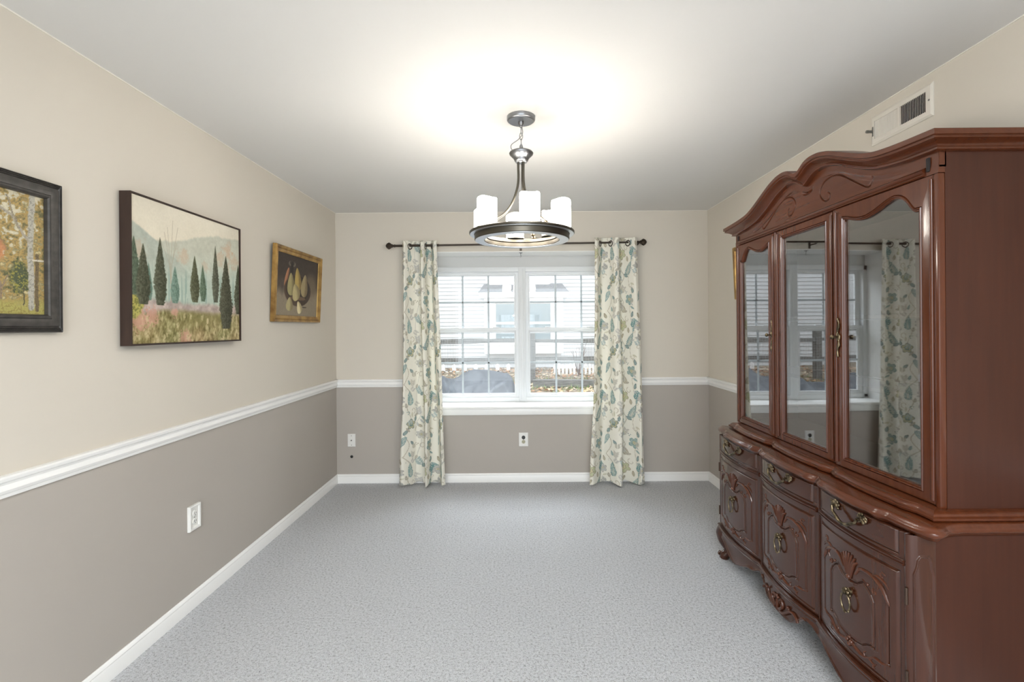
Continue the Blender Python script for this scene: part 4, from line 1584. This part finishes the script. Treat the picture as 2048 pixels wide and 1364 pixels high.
rows = [(-.040, -.0), (.052, 0), (.055, .03), (.055, .30), (.053, .33), (.048, .35), (.048, .40), (.050, .43), (.050, .47), (.046, .50), (.043, .52), (.036, .56), (.026, .64), (.019, .73), (.015, .80), (.015, .83), (.019, .86), (.018, .92), (.012, .97), (.0, 1.0)]
nY = 420
Pc = []
for o, f in rows:
    yn, yf = HY0 - o * .90, HY1 + o * .90
    if o < 0:
        yn, yf = HY0, HY1
    x = HX - o
    ysr = np.linspace(yn, yf, nY)
    row = [(XW, yn, crest(yn) * (1 - f) + foot(yn) * f)]
    for y in ysr:
        row.append((x, y, crest(y) * (1 - f) + foot(y) * f))
    row.append((XW, yf, crest(yf) * (1 - f) + foot(yf) * f))
    Pc.append(row)
Pc = np.array(Pc)
co = grid_mesh('cornice', Pc, M['cherry_h'], ht)
co.data.set_sharp_from_angle(angle=math.radians(42))
# pediment board with routed scrolls
ny2, nz2 = 900, 150
ysp = np.linspace(HY0, HY1, ny2)
V_ = np.linspace(0, 1, nz2)[:, None]
Yp = ysp[None, :] + 0 * V_
zb = 1.893
zt_ = np.array([foot(y) + .012 for y in ysp])[None, :]
Zp = zb + (zt_ - zb) * V_
dep = np.zeros_like(Yp)
s1 = [(.437, 1.946), (.432, 1.928), (.420, 1.915), (.400, 1.920), (.357, 1.946), (.281, 1.996), (.250, 2.012), (.220, 2.019), (.190, 2.020), (.160, 2.014), (.134, 1.996), (.122, 1.975), (.127, 1.955), (.144, 1.936), (.163, 1.927), (.182, 1.930), (.190, 1.946), (.184, 1.958), (.176, 1.962)]
for sg in (-1, 1):
    pts = [(YC + sg * (a - .03), b_) for a, b_ in s1]
    d = seg_dist(Yp, Zp, [tuple(p) for p in spline(pts, 5)])
    dep -= .0075 * np.exp(-(d / .0023) ** 2)
# soft cove that echoes the cornice
fcurve = np.array([foot(y) for y in ysp])[None, :]
da = np.abs(ysp - YC)[None, :]
fade = sstep(.08, .18, da) * sstep(.60, .40, da)
dep -= .0034 * np.exp(-((Zp - (fcurve - .030)) / .007) ** 2) * fade
dep += .0016 * sstep(-.004, .004, Zp - (fcurve - .030)) * fade
cres = np.exp(-((Zp - (1.998 + 6 * da ** 2)) / .006) ** 2) * sstep(.05, .02, da)
dep -= .012 * cres
Pp = np.stack([HX + .001 - dep, Yp, Zp], -1)
grid_mesh('pediment', Pp, M['cherry_h'], ht)
# ledge under the pediment with its end blocks, dark ones for the shaded slots
lg = MB()
lp = [(.020, 1.874), (-.004, 1.874), (-.008, 1.877), (-.006, 1.881), (-.004, 1.884), (-.009, 1.887), (-.012, 1.892), (-.010, 1.897), (-.004, 1.900), (.0, 1.902), (.020, 1.904)]
lg.loops([[(HX + d, y, z) for d, z in lp] for y in (HY0 + .048, HY1 - .048)])
lg.build('ledge_moulding', M['cherry_h'], ht, smooth=50)
for y, sg in ((HY0 + .036, 1), (HY1 - .036, -1)):
    q = MB()
    q.box(HX - .006, HX + .004, y - .006, y + .006, 1.884, 1.930, .004)
    q.build('slot_shade_block', M['slot'], ht)  # near-black block set where the ledge ends in a shaded slot
    q = MB()
    q.box(HX - .001, HX + .02, HY0 if sg > 0 else HY1 - .05, HY0 + .05 if sg > 0 else HY1, 1.872, 1.896)
    q.box(HX + .002, HX + .024, HY0 if sg > 0 else HY1 - .03, HY0 + .03 if sg > 0 else HY1, 1.890, 1.945)
    q.build('frieze_block', M['cherry_h'], ht, smooth=0)

# glazed doors
ARCH = [(0, 1.767), (.05, 1.769), (.09, 1.783), (.14, 1.807), (.19, 1.823), (.25, 1.831), (.31, 1.832), (.41, 1.822), (.54, 1.806), (.66, 1.797), (.76, 1.797), (.86, 1.805), (.94, 1.814), (1, 1.818)]


def loop_off(P, d):
    """offset a closed loop (counter-clockwise) outwards by d, mitred"""
    P = np.array(P, float)
    a = np.roll(P, 1, 0)
    b_ = np.roll(P, -1, 0)
    e0, e1 = P - a, b_ - P
    e0 /= np.linalg.norm(e0, axis=1)[:, None]
    e1 /= np.linalg.norm(e1, axis=1)[:, None]
    n0, n1 = np.stack([e0[:, 1], -e0[:, 0]], 1), np.stack([e1[:, 1], -e1[:, 0]], 1)
    nn = n0 + n1
    nn /= np.linalg.norm(nn, axis=1)[:, None]
    k = 1 / np.clip((nn * n0).sum(1), .5, 1)
    return P + nn * (d * k)[:, None]


def hutch_door(y0, y1, g0, g1, arch, hinge_side, knob):
    """y0..y1 door leaf, g0..g1 glass opening; arch: None for a straight top, else side of the low shoulder (-1 near, +1 far)"""
    zb_, zt2 = .822, 1.870
    gb, gt = .862, 1.828
    if arch is None:
        top = [(g1 + (g0 - g1) * k / 30, gt) for k in range(31)]
    else:
        A = spline(ARCH, 5)
        top = [((g0 + p * (g1 - g0)) if arch < 0 else (g1 - p * (g1 - g0)), z) for p, z in A]
        if arch < 0:
            top = top[::-1]
    # counter-clockwise seen with y to the right and z up: bottom left, bottom right, up, top right to left
    inner = [(g0 + (g1 - g0) * k / 12, gb) for k in range(12)] + [(g1, gb + (top[0][1] - gb) * k / 12) for k in range(12)]
    inner += top[:-1] + [(g0, top[-1][1] + (gb - top[-1][1]) * k / 12) for k in range(12)]
    nt = len(top)
    outer = [(y0 + (y1 - y0) * k / 12, zb_) for k in range(12)] + [(y1, zb_ + (zt2 - zb_) * k / 12) for k in range(12)]
    outer += [(y1 + (y0 - y1) * k / (nt - 1), zt2) for k in range(nt - 1)] + [(y0, zt2 + (zb_ - zt2) * k / 12) for k in range(12)]
    l1, l2, l3, l4 = loop_off(inner, .015), loop_off(inner, .012), loop_off(inner, .008), loop_off(inner, .003)
    prof_ = [(outer, .022), (outer, .001), ([(y0 + .0015 if abs(a - y0) < 1e-6 else (y1 - .0015 if abs(a - y1) < 1e-6 else a), b_) for a, b_ in outer], 0.0), (l1, .0), (loop_off(inner, .0135), .0035), (l2, -.001), (loop_off(inner, .010), -.003), (l3, -.002), (loop_off(inner, .006), .002), (l4, .001), (loop_off(inner, .001), .003), (inner, .008), (inner, .022)]
    yo = (y0 + y1) / 2 if hinge_side == 0 else (y0 if hinge_side < 0 else y1)
    root = empty('door', Vector((HX, yo, 0)) - ht.location)
    root.parent = ht

    def pt(p, d):
        return (d, p[0] - yo, p[1])
    fmb = MB()
    rings_ = [[pt(p, d) for p in lp_] for lp_, d in prof_]
    fmb.loops(rings_ + [rings_[0]], True, False)
    bmesh.ops.remove_doubles(fmb.bm, verts=fmb.bm.verts, dist=1e-7)
    # half-round bead along the closing edge
    e = y1 if (hinge_side < 0 or hinge_side == 0) else y0
    fmb.build('door_frame', M['cherry'], root, smooth=35, local=True)
    gm = MB()
    gl_ = loop_off(inner, .006)
    gm.loops([[pt(p, d) for p in gl_] for d in (.011, .014)])
    gm.build('glass_pane', M['cab_glass'], root, smooth=0, local=True)
    for yb in (y0 + .007, y1 - .007):
        bd_ = MB()
        bd_.tube([(-.0005, yb - yo, zb_ + .012), (-.0005, yb - yo, zt2 - .012)], .0062, 12)
        bd_.build('bead', M['cherry'], root, local=True)
    if knob is not None:
        ky, pz = knob
        k_ = MB()
        S = [(-.001 - .002, ky - yo + .0045 * math.sin(t * 4.2 * PI), 1.265 + .158 * t) for t in np.linspace(0, 1, 50)]
        k_.tube(S, [.0028 + .0035 * abs(math.sin(t * 4.2 * PI + .9)) * math.sin(PI * min(1, max(.06, t))) ** .5 for t in np.linspace(0, 1, 50)], 10)
        k_.ball((-.003, ky - yo, 1.346), .011, (.5, 1, 1.5))
        pl_ = k_.build('pull_plate', M['brass'], root, local=True)
        k_ = MB()
        k_.lathe([(.0045, 0), (.0035, -.006), (.0035, -.018), (.007, -.021), (.0095, -.025), (.0095, -.029), (.006, -.033), (.001, -.034)], (-.002, ky - yo, 1.346), 'X', 20)
        k_.build('knob', M['brass'], root, local=True)
    if hinge_side:
        for z in (.93, 1.345, 1.76):
            MB().tube([(.004, -.0045 if hinge_side < 0 else .0045, z - .03), (.004, -.0045 if hinge_side < 0 else .0045, z + .03)], .0040, 10).build('hinge', M['hinge'], root, local=True)
    return root


hutch_door(2.498, 2.905, 2.556, 2.862, +1, 1, (2.516, 0))
hutch_door(2.030, 2.470, 2.084, 2.416, None, 0, None)
nd = hutch_door(1.536, 2.002, 1.594, 1.948, -1, -1, (1.979, 0))
nd.rotation_euler = (0, 0, math.radians(1.2))
for y in (2.016, 2.484):
    q = MB()
    q.box(HX + .004, HX + .026, y - .0135, y + .0135, .82, 1.874)
    q.tube([(HX + .004, y, .822), (HX + .004, y, 1.872)], .0075, 12)
    q.build('mullion', M['cherry'], ht, smooth=35)

# ------------------------------------------------------------------ outside the window
og = MB()
gx = np.linspace(-14, 12, 60)
gy = np.linspace(4.75, 17, 50)
Gx, Gy = np.meshgrid(gx, gy)


def ground_z(x, y):
    return np.interp(y, [4.7, 5.2, 7.0, 17], [.05, .12, .36, .36]) + (fbm(x * .8, y * .8, 71) - .5) * .05


Gz = ground_z(Gx, Gy)
tag(grid_mesh('ground_outside', np.stack([Gx, Gy, Gz], -1), M['earth']), kind='structure')

HYH = 12.4
nh = empty('neighbor_house', (0, HYH, .3), 'white clapboard neighbouring house with a small bay window beyond the fence', 'house')
sd = MB()
z = .27
pf = [(HYH + .02, z)]
while z < 5.2:
    pf += [(HYH - .028, z), (HYH - .002, z + .098)]
    z += .098
pf += [(HYH + .02, z)]
sd.loops([[(x, y, z_) for y, z_ in pf] for x in (-5.2, 9.0)])
sd.build('siding', M['siding'], nh, smooth=0)
sd = MB()
z = .27
pf = [(HYH + .62, z)]
while z < 5.2:
    pf += [(HYH + .584, z), (HYH + .598, z + .098)]
    z += .098
pf += [(HYH + .62, z)]
sd.loops([[(x, y, z_) for y, z_ in pf] for x in (-12.5, -5.2)])
sd.build('siding', M['siding'], nh, smooth=0)
MB().box(-5.34, -5.17, HYH - .05, HYH + .65, .2, 5.2, .01).build('corner_board', M['outtrim'], nh)
MB().box(-5.2, 9.0, HYH - .01, HYH + .3, -.2, .28).build('foundation', M['earth'], nh, smooth=0)
bay = MB()
bay.box(-.84, 1.13, HYH - .35, HYH + .02, .735, 2.13, .005)
by = bay.build('bay_box', M['outtrim'], nh)
r_ = MB()
r_.loops([[(-.95, HYH - .46, 2.13), (1.24, HYH - .46, 2.13), (1.24, HYH, 2.13), (-.95, HYH, 2.13)], [(-.95, HYH - .46, 2.27), (1.24, HYH - .46, 2.27), (1.24, HYH, 2.27), (-.95, HYH, 2.27)]])
r_.build('bay_fascia', M['outtrim'], by)
r_ = MB()
r_.loops([[(-.97, HYH - .48, 2.27), (1.26, HYH - .48, 2.27), (1.26, HYH, 2.27), (-.97, HYH, 2.27)], [(-.86, HYH - .05, 2.50), (1.14, HYH - .05, 2.50), (1.14, HYH, 2.50), (-.86, HYH, 2.50)]])
r_.build('bay_roof', M['shingle'], by, smooth=0)
for x0, x1 in ((-.60, .10), (.16, .86)):
    w = MB()
    yb = HYH - .35
    rl = [rect_loop(x0 + d, x1 - d, .98 + d, 2.03 - d, yb - y) for d, y in ((-.03, 0), (-.03, .03), (.03, .03), (.05, .012), (.05, -.0))]
    w.loops(rl + [rl[0]], True, False)
    w.box(x0, x1, yb - .025, yb, 1.47, 1.53)
    wf = w.build('house_window', M['outtrim'], nh, smooth=0)
    MB().box(x0 + .05, x1 - .05, yb - .008, yb - .002, 1.02, 1.98).build('blind', M['blind'], wf, smooth=0)
    MB().box(x0 + .05, x1 - .05, yb - .014, yb - .010, 1.02, 1.98).build('house_pane', M['win_glass'], wf, smooth=0)
lvr = MB()
for x0, x1 in ((1.68, 1.93), (1.97, 2.22)):
    lvr.box(x0, x1, HYH - .035, HYH - .02, .58, .90)
    for k in range(9):
        lvr.box(x0 + .03, x1 - .03, HYH - .05, HYH - .034, .61 + k * .031, .628 + k * .031)
lvr.build('louvre_shutter', M['siding'], nh, smooth=0)

FYB = 9.0
fn = empty('split_rail_fence', (0, FYB, .3), 'weathered grey split rail fence with wire mesh outside the window', 'fence')
rnd = random.Random(8)
for x in (-5.9, -2.9, .26, 3.3):
    p = MB()
    p.loops([[(x + a * (1 + .1 * rnd.random()), FYB + b_, z) for a, b_ in ((-.055, -.05), (.05, -.06), (.06, .05), (-.04, .06))] for z in (.1, .5, .9, 1.36)])
    p.build('post', M['rail'], fn, smooth=0)
for x0, x1 in ((-8.9, -5.85), (-5.95, -2.85), (-2.95, .30), (.22, 3.35), (3.25, 6.3)):
    for zc in (1.135, .79):
        p = MB()
        tl = rnd.uniform(-.02, .02)
        rings = []
        for k in range(9):
            t = k / 8
            w = .05 * (.55 + .45 * math.sin(PI * min(1, max(.08, t)))) * rnd.uniform(.85, 1.1)
            rings.append([(x0 + (x1 - x0) * t, FYB + .045 * a, zc + tl * (t - .5) * 2 + w * b_ + .010 * math.sin(t * 5 + zc * 9)) for a, b_ in ((-1, -.8), (.8, -1), (1, .7), (-.6, 1))])
        p.loops(rings)
        p.build('rail', M['rail'], fn, smooth=0)
wm = MB()
for k in range(0, 240):
    x = -6 + k * .05
    wm.box(x - .0012, x + .0012, FYB - .07, FYB - .068, .34, 1.18)
for k in range(17):
    z = .36 + k * .05
    wm.box(-6, 6, FYB - .07, FYB - .068, z - .0012, z + .0012)
tag(wm.build('wire_mesh', M['wire'], fn, smooth=0), kind='stuff')

# white garden borders
pk = empty('picket_fence', (1.3, 10.5, .3), 'low white picket fence among leaves at the right behind the rail fence', 'picket fence')
for k in range(13):
    x = .80 + k * .083
    h_ = .60 + .02 * math.sin(k * 1.7)
    MB().prism([(x - .026, .24), (x + .026, .24), (x + .026, h_ - .03), (x, h_), (x - .026, h_ - .03)], 'Y', 10.49, 10.505).build('picket', M['outtrim'], pk, smooth=0)
for z in (.34, .52):
    MB().box(.76, 1.84, 10.505, 10.525, z - .02, z + .02).build('stringer', M['outtrim'], pk, smooth=0)
pe = empty('white_post_edging', (-.8, 11.2, .3), 'row of short white posts along a red board at the left behind the rail fence', 'garden edging')
for k in range(12):
    x = -2.75 + k * .252
    MB().prism([(x - .04, .28), (x + .04, .28), (x + .045, .52), (x, .56), (x - .045, .52)], 'Y', 11.2, 11.23).build('post', M['outtrim'], pe, smooth=0)
MB().box(-3.0, .15, 11.12, 11.19, .28, .36, .006).build('board', M['edging'], pe)
MB().box(-3.0, .15, 11.20, 11.22, .37, .39).build('stringer', M['outtrim'], pe, smooth=0)
tb = MB()
tb.loops([[(x, 8.3 + .09 * a, .43 + .055 * b_ + .008 * math.sin(x * 3)) for a, b_ in ((-1, -1), (1, -1), (1, 1), (-1, 1))] for x in np.linspace(.25, 3.4, 12)])
tag(tb.build('landscape_timber', M['rail'], smooth=0), 'grey landscape timber lying on the leaves at the right outside the window', 'timber')
# dark tarp heaped on the ground
tx, ty = np.meshgrid(np.linspace(-3.6, .02, 150), np.linspace(5.5, 8.0, 90))
hgt = .30 * np.exp(-(((tx + .62) / .55) ** 2 + ((ty - 7.1) / .5) ** 2)) + .20 * np.exp(-(((tx + 1.7) / .8) ** 2 + ((ty - 6.9) / .6) ** 2)) + .22 * np.exp(-(((tx + 2.8) / .5) ** 2 + ((ty - 6.9) / .5) ** 2)) + .14 * np.exp(-(((tx + .1) / .4) ** 2 + ((ty - 6.9) / .4) ** 2))
rdg = 1 - np.abs(2 * vnoise(tx * 2.6 + ty * 1.2, ty * 2.0 - tx, 81) - 1)
rd2 = 1 - np.abs(2 * vnoise(tx * 6 - ty * 2.5, ty * 4.5 + tx * 2, 83) - 1)
hgt = hgt * (.55 + .55 * rdg ** 2) + .05 * rdg ** 2 + .035 * rd2 ** 3
edge = sstep(0, .12, np.minimum.reduce([tx + 3.6, .02 - tx, ty - 5.5, 8.0 - ty]))
tzz = ground_z(tx, ty) + .012 + hgt * edge
tag(grid_mesh('tarp', np.stack([tx, ty, tzz], -1), M['tarp']), 'crumpled slate grey tarp heaped on the ground outside the left window', 'tarp')
# fallen leaves and grass tufts: beyond counting
rs = np.random.RandomState(4)
lm = MB()
for k in range(5200):
    x, y = rs.uniform(-6, 4.5), 7.6 + 4.4 * rs.rand() ** 1.2
    if x < .05 and y < 8.0:
        continue
    z = float(ground_z(np.array(x), np.array(y))) + .012 + .03 * rs.rand()
    a, l_ = rs.uniform(0, 6.28), rs.uniform(.030, .06)
    u_, v_ = Vector((math.cos(a), math.sin(a), rs.uniform(-.4, .6))) * l_, Vector((-math.sin(a), math.cos(a), rs.uniform(-.6, .6))) * l_ * .6
    c0 = Vector((x, y, z))
    q = [lm.bm.verts.new(c0 + d) for d in (-u_, -v_ * .8 + u_ * .1, u_, v_ * .8 + u_ * .1)]
    lm.bm.faces.new(q)
tag(lm.build('fallen_leaves', M['leaf'], smooth=0), 'brown fallen leaves covering the ground outside around the fence', 'leaves', kind='stuff')
gm_ = MB()
for k in range(2600):
    x, y = rs.uniform(-5, 4), rs.choice([7.9, 8.15, 8.6, 9.3]) + rs.normal() * .18
    if x < .05 and y < 8.0:
        continue
    z = float(ground_z(np.array(x), np.array(y)))
    a = rs.uniform(0, 6.28)
    w_ = Vector((math.cos(a), math.sin(a), 0)) * .006
    tip = Vector((x + rs.normal() * .03, y + rs.normal() * .03, z + rs.uniform(.05, .11)))
    gm_.bm.faces.new([gm_.bm.verts.new(v_) for v_ in (Vector((x, y, z)) - w_, Vector((x, y, z)) + w_, tip)])
tag(gm_.build('grass', M['grass'], smooth=0), 'green grass blades growing among the fallen leaves', 'grass', kind='stuff')
sh = MB()
for k in range(14):
    a = k * 2.4
    P_ = [(1.22, 9.8, .40), (1.22 + .06 * math.cos(a), 9.8 + .06 * math.sin(a), .62), (1.22 + (.10 + .04 * rs.rand()) * math.cos(a), 9.8 + .12 * math.sin(a), .80 + .2 * rs.rand())]
    sh.tube(spline(P_, 4), [.008] * 5 + [.006, .005, .004, .003], 6)
    sh.tube([P_[2], (P_[2][0] + .05 * math.cos(a + 1), P_[2][1], P_[2][2] + .08)], .003, 5)
tag(sh.build('bare_shrub', M['twig']), 'small leafless reddish shrub standing behind the fence at the right', 'shrub')
